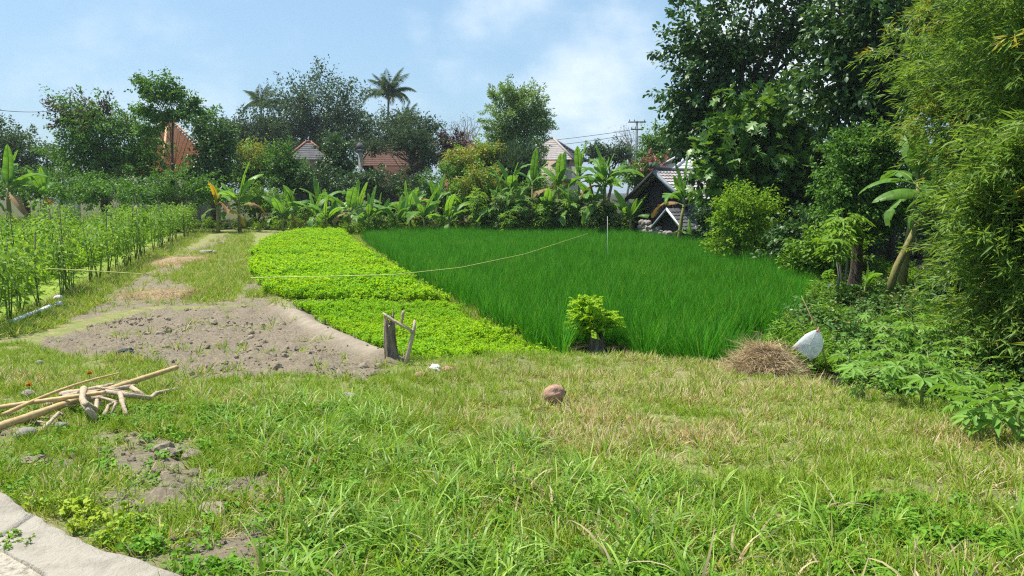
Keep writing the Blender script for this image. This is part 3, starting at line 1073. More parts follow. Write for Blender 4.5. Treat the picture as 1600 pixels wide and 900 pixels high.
def rock_mesh(seed, mat, amp=.35, sub=2, freq=1.6):
    import bmesh
    bm = bmesh.new()
    bmesh.ops.create_icosphere(bm, subdivisions=sub, radius=1)
    for v in bm.verts:
        c = v.co.normalized()
        k_ = fbm(c.x * freq + 7 + seed, c.y * freq + c.z * freq * 1.3 + 3, seed, 3)
        v.co = c * (1 + amp * (float(k_) - .5) * 2)
    me = bpy.data.meshes.new('rock')
    bm.to_mesh(me); bm.free()
    me.materials.append(MATS[mat])
    return me


stone_wall()


def shrine():
    p = at(563, 250, 62)
    root = thing('stone_shrine', 'slim grey stone shrine pillar standing before the brick house', 'shrine', (p[0], p[1], Hs(p[0], p[1])))
    zt = at(563, 216, 62)[2] - root.location.z
    m_ = MB(); m_.box((-.35, -.35, 0), (.35, .35, .5)); m_.box((-.13, -.13, .5), (.13, .13, zt - 1.0)); m_.box((-.3, -.3, zt - 1.0), (.3, .3, zt - .9))
    m_.obj('pedestal', 'stone_grey', root)
    m_ = MB(); m_.hexa([(-.36, -.36, zt - .85), (.36, -.36, zt - .85), (.36, .36, zt - .85), (-.36, .36, zt - .85)], [(-.12, -.12, zt - .35), (.12, -.12, zt - .35), (.12, .12, zt - .35), (-.12, .12, zt - .35)])
    m_.obj('roof', 'roof_grey', root)
    MB().tube([(.0, 0, zt - .35), (0, 0, zt)], [.05, .03], 6).obj('finial', 'stone_grey', root)


shrine()


def utility_pole():
    p = at(993, 300, 70); z0 = Hs(p[0], 70)
    root = thing('utility_pole', 'steel utility pole with two crossarms standing behind the bananas', 'utility pole', (p[0], 70, z0))
    zt = at(993, 189, 70)[2] - z0
    MB().tube([(0, 0, 0), (0, 0, zt)], [.16, .1], 8).obj('mast', 'pole_steel', root)
    for zz_, w in ((zt - .1, .8), (zt - .75, .55)):
        MB().box((-w, -.12, zz_ - .06), (w, -.05, zz_ + .06)).obj('crossarm', 'pole_steel', root)
        for s in (-.85, -.3, .85):
            MB().tube([(s * w, -.09, zz_ + .06), (s * w, -.09, zz_ + .24)], [.05, .03], 6).obj('insulator', 'pole_steel', root)
    return zt + z0


utility_pole()


def cable(label, a, b, sag, r=.02):
    t = np.linspace(0, 1, 25)[:, None]
    p = a + (b - a) * t; p[:, 2] -= sag * 4 * (t * (1 - t))[:, 0]
    mb = MB(); mb.tube(p - a, r, 5)
    return tag(mb.obj('power_line', 'cable', None, True, a), label, 'power line')


pt = at(993, 206, 70) + np.array((-.5, -.1, .15))
cable('power line sagging left from the utility pole over the pale roof', pt, at(430, 205, 92), 1.6, .022)
cable('power line from the utility pole toward the bare tree', pt + np.array((.1, 0, -.4)), at(560, 222, 96), 1.2, .022)
cable('power line across the open sky above the leftmost trees', at(-140, 143, 40), at(90, 172, 66), .5, .02)

# ------------------------------------------------------------------ far trees
tree('dark_tree', 'broad dark domed tree towering behind the brick house', 'tree', 92, 505,
     [(505, 165, 55, 52), (455, 185, 45, 40), (540, 200, 50, 40), (420, 215, 40, 30), (480, 225, 80, 25)], 'leaf_far_dark', KITE, .42, 13000, 1.3, 45, .5, seed=1)
tree('dark_tree', 'low dark spreading tree below the small pale palm', 'tree', 88, 400, [(395, 215, 36, 28), (360, 212, 28, 24), (430, 230, 40, 22)], 'leaf_far_dark', KITE, .4, 6000, 1.1, 45, .35, seed=2)
tree('dark_tree', 'dark hedge-like tree directly behind the brick house roof', 'tree', 90, 610, [(590, 208, 45, 24), (640, 212, 36, 28), (665, 215, 14, 30), (600, 235, 60, 20)], 'leaf_far_dark', KITE, .4, 9000, 1.1, 45, .35, seed=3)
tree('dark_tree', 'small dark round tree between the grey roof and the shrine', 'tree', 64, 522, [(522, 235, 18, 22), (526, 262, 26, 24)], 'leaf_dark', KITE, .28, 4000, .6, 40, .18, seed=4)
tree('bare_tree', 'nearly bare grey branching tree against the sky by the palms', 'tree', 95, 725, [(725, 200, 34, 20)], 'leaf_bronze', KITE, .16, 420, .5, 6, .16, 'bark_pale', seed=5, limbs=70, thick=1.1)
tree('bare_tree', 'leafless twiggy tree behind the utility pole', 'tree', 78, 985, [(980, 215, 26, 20), (1005, 215, 10, 16)], 'leaf_bronze', KITE, .14, 300, .4, 6, .12, 'bark_pale', seed=6, limbs=60, thick=1.1)
tree('purple_tree', 'dark purple leaved tree beneath the bare tree', 'tree', 76, 706, [(706, 222, 15, 14), (704, 238, 20, 14)], 'leaf_purple', KITE, .3, 2600, .6, 35, .14, seed=7)
tree('round_tree', 'mid green round tree behind the timber house roof', 'tree', 62, 1045, [(1045, 222, 34, 18), (1020, 235, 22, 16), (1068, 228, 26, 22)], 'leaf_mid', KITE, .3, 6000, .7, 40, .2, seed=8)
tree('round_tree', 'dense clipped green tree peeping behind the banana row by the pole', 'tree', 75, 960, [(960, 240, 22, 10), (930, 238, 16, 8)], 'leaf_far_dark', KITE, .32, 2200, .6, 40, .16, seed=9)
tree('red_flower_shrub', 'shrub with reddish flower heads left of the timber house', 'shrub', 52, 1020, [(1020, 262, 26, 20), (1000, 275, 22, 18)], 'leaf_mid', KITE, .24, 3600, .5, 35, .08, seed=10, second=('leaf_red', .6, 55))
tree('dark_tree', 'dark drooping tree overhanging the roof of the brick house', 'tree', 70, 655, [(640, 222, 26, 16), (660, 240, 22, 24), (585, 228, 20, 10)], 'leaf_far_dark', KITE, .3, 3600, .7, 40, .14, seed=31)
# left trees
tree('bronze_tree', 'bushy tree with brownish seed heads beside the tall airy tree', 'tree', 52, 170,
     [(110, 172, 26, 24, 1.3), (160, 170, 18, 24), (150, 205, 50, 34), (200, 225, 50, 40), (120, 240, 40, 40), (190, 265, 60, 30)], 'leaf_mid', KITE, .26, 13000, .7, 45, .25, seed=11, second=('leaf_bronze', .45, 70))
tree('airy_tree', 'tall airy green tree in front of the orange roof', 'tree', 50, 268,
     [(226, 128, 16, 8), (240, 150, 22, 8), (262, 135, 14, 12), (276, 150, 22, 9), (300, 160, 18, 10), (292, 178, 26, 8), (318, 182, 16, 8), (228, 172, 16, 7), (250, 182, 18, 6), (232, 204, 14, 8), (316, 205, 14, 10)],
     'leaf_mid', KITE, .25, 5600, .42, 40, .1, seed=12, shell=.1, limbs=22, thick=.7)
tree('column_tree', 'dark dense column shaped tree to the right of the orange roof', 'tree', 49, 335, [(335, 215, 26, 26), (335, 250, 30, 34), (318, 275, 28, 24)], 'leaf_dark', KITE, .24, 8000, .55, 45, .18, seed=13)
tree('round_shrub', 'low rounded fresh green shrub behind the staked vegetables', 'shrub', 45, 275, [(275, 292, 58, 24), (235, 300, 40, 18), (315, 298, 36, 20)], 'leaf_mid', KITE, 0.196, 4200, .45, 45, .08, seed=14)
tree('dark_tree', 'dark leafy tree behind the banana plants at the frame edge', 'tree', 58, 40, [(35, 235, 40, 26), (-20, 225, 50, 40), (70, 255, 40, 30), (20, 275, 60, 26)], 'leaf_far_dark', KITE, .28, 8000, .7, 40, .2, seed=15)
tree('round_shrub', 'dark shrub screening the pale wall behind the vegetable field', 'shrub', 49, 100, [(100, 285, 50, 24), (40, 290, 50, 22), (150, 292, 36, 18)], 'leaf_mid', KITE, .22, 4200, .5, 36, .08, seed=32)
tree('round_tree', 'yellow green round topped tree left of the grey roof', 'tree', 58, 398, [(398, 245, 30, 22), (405, 268, 40, 22), (385, 280, 30, 20)], 'leaf_lightgreen', KITE, .24, 6500, .55, 42, .14, seed=16, second=('leaf_yellow', .8, 55))
tree('round_shrub', 'fresh green bush beside the yellow green round tree', 'shrub', 54, 445, [(442, 250, 24, 18), (450, 275, 30, 24)], 'leaf_mid', KITE, .24, 4200, .5, 40, .1, seed=17)
# middle
tree('light_tree', 'light green feathery tree standing tall at the middle of the far edge', 'tree', 56, 805,
     [(790, 150, 26, 20), (825, 165, 32, 26), (800, 185, 44, 24), (840, 195, 20, 16), (775, 210, 24, 20), (815, 225, 44, 28), (790, 250, 40, 24)], 'leaf_soft', KITE, .23, 15000, .5, 42, .18, seed=18, shell=.45)
tree('casuarina_shrub', 'feathery blue green conifer shrub below the light green tree', 'shrub', 50, 808, [(808, 262, 30, 26), (800, 285, 34, 24)], 'leaf_casuarina', NARROW, .5, 5200, .6, 40, .1, seed=19, up=.1, droop=-.9)
tree('yellow_shrub', 'yellow blossoming shrub right of the red roofed house', 'shrub', 50, 745, [(742, 245, 32, 20), (765, 260, 22, 20), (720, 265, 24, 20)], 'leaf_lightgreen', KITE, .22, 5200, .5, 40, .1, seed=20, second=('leaf_yellow', .8, 35))
tree('yellow_shrub', 'pale yellow variegated shrub in front of the far banana row', 'shrub', 46, 755, [(755, 285, 30, 24), (735, 310, 36, 24), (765, 325, 30, 22)], 'leaf_lightgreen', KITE, .2, 6000, .42, 40, .08, seed=21, second=('leaf_yellow', .7, 45))
tree('round_shrub', 'dark green shrub left of the yellow variegated shrub', 'shrub', 48, 690, [(690, 290, 34, 26), (700, 320, 40, 26), (660, 315, 30, 20)], 'leaf_mid', KITE, 0.230, 3600, .45, 42, .08, seed=22)
tree('round_shrub', 'deep green hedge bush in front of the brick house', 'shrub', 56, 610, [(600, 285, 40, 20), (645, 285, 30, 18), (570, 290, 30, 20)], 'leaf_dark', KITE, 0.253, 3120, .5, 42, .08, seed=23)
tree('round_shrub', 'shadowy bush below the small grey roofed house', 'shrub', 54, 495, [(490, 285, 40, 24), (530, 290, 30, 22)], 'leaf_dark', KITE, 0.253, 2760, .5, 42, .08, seed=24)
tree('round_shrub', 'green bush behind the thin stemmed saplings at the far edge', 'shrub', 46.5, 850, [(850, 300, 36, 26), (820, 315, 36, 22), (880, 320, 34, 22)], 'leaf_mid', KITE, 0.218, 3900, .42, 42, .08, seed=26)
tree('round_shrub', 'sunlit low bush left of the banana with yellow leaves', 'shrub', 43, 190, [(190, 300, 50, 14), (130, 300, 40, 16)], 'leaf_mid', KITE, 0.207, 2700, .4, 40, .06, seed=27)
tree('round_shrub', 'leafy bush at the far end of the grass path', 'shrub', 48, 400, [(400, 315, 28, 22), (430, 320, 26, 18)], 'leaf_lightgreen', KITE, .18, 3800, .4, 40, .06, seed=28)


tree('round_shrub', 'glossy bush crowding the wall of the timber house', 'shrub', 35.5, 1098, [(1108, 330, 16, 20), (1114, 350, 18, 18)], 'leaf_dark', OVAL, .2, 1800, .4, 34, .07, seed=33)
# ------------------------------------------------------------------ palms
def frond_mesh(seed, L, nl=46, droop=.9, w=.5, mat='leaf_far_dark'):
    rng = np.random.default_rng(seed)
    t = np.linspace(0, 1, 12)
    a = .75 - droop * t ** 1.3 * 1.5
    p = np.concatenate([[[0, 0, 0]], np.cumsum(np.stack([np.cos(a), np.zeros(12), np.sin(a)], -1) * L / 12, 0)])
    mb = MB(); mb.tube(p, np.linspace(.05, .01, 13), 4, 1, False)
    tt = np.repeat(np.linspace(.12, .99, nl), 2); sd = np.tile([-1, 1], nl)
    P = np.stack([np.interp(tt * 12, np.arange(13), p[:, k_]) for k_ in range(3)], -1)
    tan = np.stack([np.interp(np.minimum(tt * 12, 11.5), np.arange(12) + .5, np.diff(p[:, k_])) for k_ in range(3)], -1)
    tan /= np.linalg.norm(tan, axis=1)[:, None]
    D = tan * .55 + np.stack([0 * tt, sd, -.45 - .3 * rng.uniform(size=len(tt))], -1)
    S = w * L * .5 * np.sin(np.clip(tt * .9 + .12, 0, 1) * np.pi) ** .6 * rng.uniform(.8, 1.15, len(tt))
    T = ([(0, 0, 0), (-.05, .4, 0), (0, 1, -.15), (.05, .4, 0)], [(0, 3, 2), (0, 2, 1)])
    mb.leaves(T, P, D, np.tile((0, 0, 1.0), (len(tt), 1)) + rng.normal(size=P.shape) * .1, S)
    return mb.mesh('frond', [mat, 'green_stem'])


FRONDS = [frond_mesh(i, 4.2, droop=.55 + .25 * i) for i in range(4)]


def palm(label, u, v, Y, scale=1.0, nf=18, seed=0, lean=.3):
    rng = np.random.default_rng(seed)
    c = at(u, v, Y); z0 = Hs(c[0], Y)
    root = thing('coconut_palm', label, 'palm tree', (c[0] - lean, Y, z0))
    h = c[2] - z0
    MB().tube([(0, 0, 0), (lean * .2, 0, h * .4), (lean * .7, 0, h * .8), (lean, 0, h)], [.24, .16, .14, .13], 8).obj('trunk', 'bark_pale', root, True)
    for i in range(nf):
        f = i / nf
        o = link('frond', FRONDS[min(3, int(f * 4))], root, (lean, 0, h))
        o.rotation_euler = (rng.normal() * .15, -(.75 - 1.15 * f) + rng.normal() * .1, i * 2.4 + rng.normal() * .2)
        o.scale = (scale * rng.uniform(.85, 1.1),) * 3
    for i in range(5):
        q = link('coconut_fruit', NUT, root, (lean + .25 * math.cos(i * 1.3), .25 * math.sin(i * 1.3), h - .25))
        q.scale = (.13, .13, .16)


NUT = rock_mesh(2, 'husk', .1, 1)
palm('tall coconut palm standing clear above the brick house', 607, 150, 104, 1.0, 20, 1)
palm('small hazy coconut palm left of the big dark domed tree', 408, 165, 112, .95, 14, 2)
palm('short palm with its top just over the dark hedge by the tall palm', 635, 190, 98, .7, 14, 3)


# ------------------------------------------------------------------ bananas
def banana_leaf(seed, L, W, rise, droop, torn, mat):
    """blade with a folded midrib, split along the side veins; grows along +x"""
    rng = np.random.default_rng(seed)
    n = 22
    t = np.linspace(0, 1, n + 1)
    a = rise - droop * t ** 1.25
    mid = np.concatenate([[[0, 0, 0]], np.cumsum(np.stack([np.cos(a[:-1]), np.zeros(n), np.sin(a[:-1])], -1) * L / n, 0)])
    mb = MB()
    mb.tube(mid, np.linspace(.028, .006, n + 1) * L / 1.8, 4, 1, False)
    wd = W * np.clip(np.sin(np.clip((t - .14) / .86, 0, 1) ** .75 * np.pi), 0, 1) ** .55
    up = np.stack([-np.sin(a), 0 * a, np.cos(a)], -1)
    for sgn in (-1, 1):
        sag = 0.0; V, Fc = [], []
        fresh = True
        for i in range(3, n):
            if fresh:
                sag = rng.uniform(-.1, .55) * torn + .12
                sl = rng.uniform(-.03, .12) * torn
            q = []
            for j in (i, i + 1):
                e = mid[j] + np.array((0, sgn, 0)) * wd[j] * (1 - .3 * sag) + up[j] * wd[j] * (.32 - sag) + np.array((sl, 0, 0))
                h_ = mid[j] + np.array((0, sgn, 0)) * wd[j] * .5 + up[j] * wd[j] * .2
                q.append((mid[j], h_, e))
            k_ = len(V)
            shr = .0 if not fresh else .25
            e0 = q[0][2] + (q[1][2] - q[0][2]) * shr
            V += [q[0][0], q[0][1], e0, q[1][0], q[1][1], q[1][2]]
            Fc += [(k_, k_ + 3, k_ + 4, k_ + 1), (k_ + 1, k_ + 4, k_ + 5, k_ + 2)]
            fresh = rng.uniform() < .35 * torn
        Fc = np.array(Fc)
        if sgn > 0: Fc = Fc[:, ::-1]
        mb.add(V, Fc, 0)
    return mb.mesh('banana_leaf', [mat, 'green_stem'], True)


BL = {}
for mt in ('leaf_banana', 'leaf_banana_young', 'leaf_banana_yellow', 'leaf_banana_dry'):
    dry = mt == 'leaf_banana_dry'
    BL[mt] = {'erect': [banana_leaf(1, 1.9, .22, 1.45, .25, .3, mt), banana_leaf(2, 1.7, .2, 1.4, .45, .4, mt)],
              'spread': [banana_leaf(3, 2.0, .29, 1.05, 1.3, .8, mt), banana_leaf(4, 2.1, .28, .95, 1.6, 1.0, mt), banana_leaf(5, 1.9, .3, 1.1, 1.0, .7, mt)],
              'hang': [banana_leaf(6, 1.8, .26, .5, 1.9, 1.2, mt), banana_leaf(7, 1.7, .22, .1, 1.7, 1.3, mt)]}


def banana(label, x, y, h, nl=9, seed=0, group=None, lean=(0, 0), z=None, leaf=1.0, special=(), stem_r=.1, name='banana_plant', young=.2, dry=1):
    """h = height of the stem's top; leaves fan out from there"""
    rng = np.random.default_rng(seed + 500)
    z0 = (Hs(x, y) if z is None else z) - .03
    root = thing(name, label, 'banana plant', (x, y, z0), 0, group)
    lx, ly = lean
    top = np.array((lx, ly, h))
    pts = [(0, 0, 0), top * (.22, .22, .34), top * (.58, .58, .68), top]
    MB().tube(pts, [stem_r * 1.25, stem_r, stem_r * .8, stem_r * .5], 9, jit=.05, rng=rng).obj('stem', 'banana_stem', root, True)
    specs = [('erect', 'leaf_banana_young' if rng.uniform() < .7 else 'leaf_banana')]
    for i in range(nl - 1):
        f = i / max(1, nl - 2)
        kind = 'erect' if f < .16 else ('spread' if f < .72 else 'hang')
        specs.append((kind, 'leaf_banana_young' if rng.uniform() < young * (1 - f) else 'leaf_banana'))
    for i in range(dry): specs.append(('hang', 'leaf_banana_dry'))
    specs += list(special)
    for i, (kind, mt) in enumerate(specs):
        me = BL[mt][kind][rng.integers(len(BL[mt][kind]))]
        f = i / len(specs)
        o = link('leaf', me, root, tuple(top * (1, 1, 1 - .13 * f) + rng.normal(size=3) * .02))
        o.rotation_euler = (rng.normal() * .3, rng.normal() * .2, i * 2.4 + rng.normal() * .4)
        s = leaf * rng.uniform(.62, 1.2)
        o.scale = (s, s, s)
    return root


GB = 'banana plants behind the rice field'
BLAB = ['small banana plant behind the far left corner of the lime beds', 'banana plant with drooping leaves behind the middle of the far lime bed', 'low banana plant just right of the lime bed end',
        'banana plant below the brick house, behind the rice edge', 'banana plant left of the yellow variegated shrub', 'banana plant set back between lime bed end and brick house',
        'banana plant right beside the yellow variegated shrub', 'banana plant below the blue green conifer shrub', 'banana plant below the right side of the light green tree',
        'banana plant in front of the pale hipped roof', 'banana plant just left of the tallest one in the far row', 'banana plant in front of the dark green far shrub', 'smallest banana plant behind the right half of the far lime bed']
for i, (u, Y, h, nl, lf) in enumerate([(455, 46, .9, 7, .75), (500, 47.5, 1.1, 8, .85), (592, 46, .8, 6, .7), (640, 45.5, 1.0, 7, .75), (682, 46, 1.4, 8, .8), (560, 48, 1.0, 7, .7),
                                       (770, 45, 1.5, 7, .75), (800, 44.4, 2.0, 7, .8), (832, 45.2, 2.3, 8, .8), (872, 44.2, 2.2, 8, .85), (905, 45, 2.6, 8, .85), (722, 45.5, 1.1, 7, .7), (525, 45.8, .7, 6, .65)]):
    banana(BLAB[i], at(u, 300, Y)[0], Y, h * 1.35, nl + 1, i, GB, leaf=lf * 1.3, stem_r=.1)
for i, (u, Y, h, lf) in enumerate([(440, 44.6, .8, .95), (486, 44.9, 1.0, 1.05), (512, 44.4, .7, .9), (575, 44, 1.0, 1.0), (618, 43.9, .9, 1.0), (664, 43.8, 1.2, 1.05), (702, 43.8, 1.0, 1.0), (785, 43.4, 1.6, 1.05), (856, 43.2, 1.8, 1.0), (890, 43.3, 1.7, 1.05), (925, 42.8, 2.0, 1.0)]):
    banana('light green banana plant standing forward of the far row, %s from the grass path' % ('nearest', 'second', 'third', 'fourth', 'fifth', 'sixth', 'seventh', 'eighth', 'ninth', 'tenth', 'farthest')[i],
           at(u, 300, Y)[0], Y, h, 8, 60 + i, 'banana plants standing forward of the far row', leaf=lf, stem_r=.08, young=.55, lean=(.15 * math.sin(i * 2.1), 0))
banana('tallest banana plant of the far row with upright pale leaf', at(945, 300, 43.2)[0], 43.2, 3.2, 12, 30, leaf=1.25, stem_r=.13, special=[('erect', 'leaf_banana')])
banana('bushy yellowish banana plant between the far row and the rubble wall', at(986, 300, 42.2)[0], 42.2, 1.2, 11, 31, leaf=1.0, young=.8)
banana('banana plant with one broad upright leaf behind the lime beds', at(545, 300, 45)[0], 45, 1.3, 7, 32, leaf=1.1, special=[('erect', 'leaf_banana_young')])
banana('banana plant with yellowed hanging leaves by the vegetable rows', at(338, 300, 44)[0], 44, 1.5, 5, 33, leaf=1.05, special=[('spread', 'leaf_banana_yellow'), ('spread', 'leaf_banana_yellow'), ('hang', 'leaf_banana_yellow')])
banana('fresh banana plant with tall upright leaves right of the yellow leaved one', at(372, 300, 45)[0], 45, 1.7, 8, 34, leaf=1.2, young=.7)
banana('young banana plant with a single bright leaf in front of the dark tree', at(192, 300, 43)[0], 43, .9, 4, 35, leaf=.7, young=1)
banana('large dark banana plant at the edge of the vegetable field', at(12, 300, 45)[0], 45, 2.6, 10, 36, leaf=1.25, stem_r=.14)
banana('banana plant with a slender stem right of the large dark one', at(68, 300, 46)[0], 46, 2.2, 9, 37, leaf=1.05, stem_r=.11)
banana('broad banana plant just outside the large dark one', at(-45, 300, 44)[0], 44, 2.4, 9, 38, leaf=1.2, stem_r=.13)
banana('banana plant in front of the timber house roof', at(1062, 300, 36.5)[0], 36.5, 2.3, 9, 39, leaf=1.15, lean=(.25, 0), stem_r=.1)
banana('small dark banana plant at the foot of the timber house', at(1085, 300, 36)[0], 36, .5, 7, 40, leaf=.6)
pb = at(1382, 470, 18.2)
banana('big leaning banana plant beside the bamboo', pb[0], pb[1], 2.7, 8, 41, lean=(1.15, .1), leaf=.75, stem_r=.085, special=[('spread', 'leaf_banana'), ('hang', 'leaf_banana_dry')])
pb = at(1408, 440, 19.2)
banana('upright banana plant with torn leaves behind the leaning one', pb[0], pb[1], 3.0, 10, 42, lean=(.3, 0), leaf=1.05, stem_r=.1)
pb = at(1350, 470, 17.2)
banana('knee high banana seedling beside the cut stump', pb[0], pb[1], .55, 5, 43, leaf=.32, stem_r=.035, young=1, dry=0)
pb = at(1300, 420, 20)
banana('low banana sucker with broad dark leaf near the rice corner', pb[0], pb[1], .25, 5, 44, leaf=.55, stem_r=.06, dry=0)

# ------------------------------------------------------------------ thin stemmed saplings in the far row
def sapling(label, x, y, h, mat, seed, group=None, T=PALMATE, size=.3, n=60, top=.45, r=.45, name='sapling'):
    rng = np.random.default_rng(seed + 900)
    root = thing(name, label, 'sapling', (x, y, Hs(x, y) - .03), 0, group)
    st = MB(); stems = rng.integers(1, 3)
    P, D = [], []
    for s in range(stems):
        e = np.array((rng.normal() * .2, rng.normal() * .2, h * rng.uniform(.85, 1)))
        m_ = e * .5 + rng.normal(size=3) * .05
        st.tube([(s * .05, 0, 0), m_, e], [.035, .028, .015], 6)
        k_ = n // stems
        t = 1 - top * rng.uniform(0, 1, k_) ** 1.3
        az = rng.uniform(0, 6.283, k_)
        rr = r * rng.uniform(.2, 1, k_)
        P.append(e * t[:, None] + np.stack([np.cos(az) * rr, np.sin(az) * rr, rng.normal(size=k_) * .12], -1))
        D.append(np.stack([np.cos(az), np.sin(az), -.35 + 0 * az], -1))
    st.obj('stem', 'bark_pale', root, True)
    P, D = np.concatenate(P), np.concatenate(D)
    cb = MB(); cb.leaves(T, P, D, rng.normal(size=P.shape) * .3 + np.array((0, 0, 1)), size * rng.uniform(.7, 1.2, len(P)))
    cb.obj('crown', mat, root)


ORD = ['first', 'second', 'third', 'fourth', 'fifth', 'sixth', 'seventh', 'eighth', 'ninth', 'tenth', 'eleventh', 'twelfth', 'thirteenth', 'fourteenth', 'fifteenth', 'sixteenth',
       'seventeenth', 'eighteenth', 'nineteenth', 'twentieth'] + ['twenty-' + q for q in ('first', 'second', 'third', 'fourth', 'fifth', 'sixth', 'seventh', 'eighth', 'ninth')] + \
      ['thirtieth'] + ['thirty-' + q for q in ('first', 'second', 'third', 'fourth', 'fifth', 'sixth', 'seventh', 'eighth', 'ninth')]
SLAB = ['short leafy sapling nearest the lime bed end', 'short leafy sapling second from the lime bed end', 'short leafy sapling below the brick house', 'short leafy sapling left of the yellow shrub, second from it',
        'short leafy sapling next to the yellow shrub', 'short leafy sapling behind the far lime bed toward the path', 'short leafy sapling behind the middle of the far lime bed']
for i in range(16):
    r_ = np.random.default_rng(i + 40)
    u = 745 + i * 16 + r_.uniform(-5, 5)
    Y = 42.8 + r_.uniform(-.5, 1.2)
    sapling('thin stemmed leafy sapling, %s from the yellow shrub end of the far rice edge' % ORD[i], at(u, 300, Y)[0], Y, r_.uniform(1.5, 2.9), ('leaf_lightgreen', 'leaf_mid', 'leaf_soft')[i % 3], i, 'saplings along the far rice edge',
            n=90, top=.6, size=.3)
for i, u in enumerate((600, 622, 655, 690, 712, 470, 520)):
    sapling(SLAB[i], at(u, 300, 44)[0], 44 + i * .2, 1.3 + .15 * (i % 3), 'leaf_lightgreen', i + 50, 'short saplings behind the beds', n=60, size=.26)

# ------------------------------------------------------------------ big trees on the right
tree('jackfruit_tree', 'tall dark large leaved tree rising past the top of the picture', 'tree', 31, 1185,
     [(1170, 30, 110, 75), (1110, 75, 62, 60), (1090, 140, 55, 55), (1215, 95, 62, 62), (1150, 190, 80, 50), (1080, 200, 40, 40), (1230, -20, 60, 50), (1120, 250, 56, 46), (1200, 260, 60, 40)],
     'leaf_dark', OVAL, .26, 13000, .55, 28, .3, seed=60, depth=.7, shell=.5, limbs=46)
tree('breadfruit_tree', 'breadfruit tree with large lobed glossy leaves before the tall dark tree', 'tree', 28.6, 1205,
     [(1180, 185, 48, 36), (1225, 205, 40, 40), (1150, 240, 40, 36), (1205, 255, 66, 40), (1250, 285, 44, 44), (1170, 300, 50, 34)], 'leaf_breadfruit', LOBED, .5, 3600, .6, 14, .17, seed=61, depth=.7, droop=.5)
tree('jackfruit_tree', 'dense dark tree with hanging leaves directly left of the bamboo', 'tree', 25.5, 1385,
     [(1400, 40, 110, 60), (1330, 60, 60, 56), (1310, 120, 46, 46), (1370, 130, 80, 56), (1340, 190, 60, 50), (1430, 110, 70, 60), (1460, 20, 70, 60), (1400, -40, 110, 50)],
     'leaf_dark', OVAL, .24, 17000, .5, 32, .28, seed=62, depth=.8, limbs=46)
tree('small_leaf_tree', 'small leaved green tree behind the torn banana leaves', 'tree', 22.5, 1350,
     [(1350, 240, 52, 36), (1325, 285, 50, 40), (1375, 290, 56, 44), (1345, 330, 66, 34), (1390, 240, 30, 30)], 'leaf_mid', OVAL, .12, 16000, .32, 45, .1, seed=63, depth=.7)
tree('shade_tree', 'deep shadowed leafy tree filling the gap below the dark crowns', 'tree', 29, 1270, [(1270, 310, 60, 46), (1230, 345, 66, 36), (1300, 270, 46, 40), (1180, 340, 60, 36)], 'leaf_dark', OVAL, .2, 10000, .45, 40, .14, seed=64)
tree('lime_shrub', 'bright lime green feathery shrub at the rice field corner', 'shrub', 25.8, 1165,
     [(1162, 318, 32, 20), (1185, 340, 22, 20), (1146, 345, 24, 20), (1168, 362, 32, 16), (1200, 322, 10, 8), (1132, 328, 10, 8), (1125, 382, 16, 9)], 'leaf_fresh', KITE, .13, 5200, .34, 36, .07, seed=65, lean=-.3)
tree('shade_tree', 'dark understorey tree behind the cut stump and banana seedling', 'tree', 23.5, 1290, [(1290, 365, 50, 36), (1330, 380, 40, 30), (1255, 375, 40, 30)], 'leaf_dark', OVAL, .16, 6000, .4, 40, .09, seed=66)
tree('weedy_shrub', 'fresh green weedy shrub right of the rice field corner', 'shrub', 20.5, 1285, [(1285, 385, 36, 24), (1310, 400, 36, 26), (1265, 405, 30, 20)], 'leaf_lightgreen', OVAL, .13, 3400, .3, 36, .04, seed=67)
tree('shade_tree', 'dark tree behind the bamboo reaching out of the picture', 'tree', 21, 1560, [(1540, 60, 110, 110), (1600, 200, 90, 90), (1530, 260, 70, 60), (1680, 100, 110, 120), (1640, 320, 90, 70)], 'leaf_dark', OVAL, .22, 15000, .5, 36, .22, seed=68)
tree('shade_tree', 'dark bush under the bamboo beyond the cassava', 'tree', 14.5, 1560, [(1540, 420, 70, 60), (1620, 440, 80, 70), (1580, 500, 70, 50), (1500, 470, 40, 40)], 'leaf_dark', OVAL, .12, 9000, .3, 40, .06, seed=69)
tree('shade_tree', 'dark leafy tree closing the view behind the leaning banana', 'tree', 31, 1440, [(1400, 320, 60, 50), (1470, 310, 70, 60), (1440, 375, 90, 40), (1530, 350, 70, 60)], 'leaf_dark', OVAL, .2, 9000, .5, 36, .14, seed=71)
tree('pale_background_tree', 'pale distant tree glimpsed between the two dark crowns', 'tree', 60, 1262, [(1262, 215, 34, 60), (1240, 290, 70, 40), (1330, 300, 60, 40), (1160, 300, 60, 34)], 'leaf_soft', KITE, .28, 7000, .7, 40, .16, seed=70)


def log_on_ground(name, label, a, b, r0, r1, mat, cat='log', seed=0, bend=.05):
    rng = np.random.default_rng(seed)
    a = np.asarray(a, float); b = np.asarray(b, float); L = np.linalg.norm(b - a)
    p = [np.zeros(3), (b - a) * .33 + rng.normal(size=3) * bend * L, (b - a) * .66 + rng.normal(size=3) * bend * L, b - a]
    return tag(MB().tube(p, np.linspace(r0, r1, 4), 9, jit=.12, rng=rng).obj(name, mat, None, True, a), label, cat)


log_on_ground('leaning_trunk', 'leaning bare trunk below the lime green shrub', G(1138, 392), at(1168, 362, 29), .13, .09, 'bark_pale')


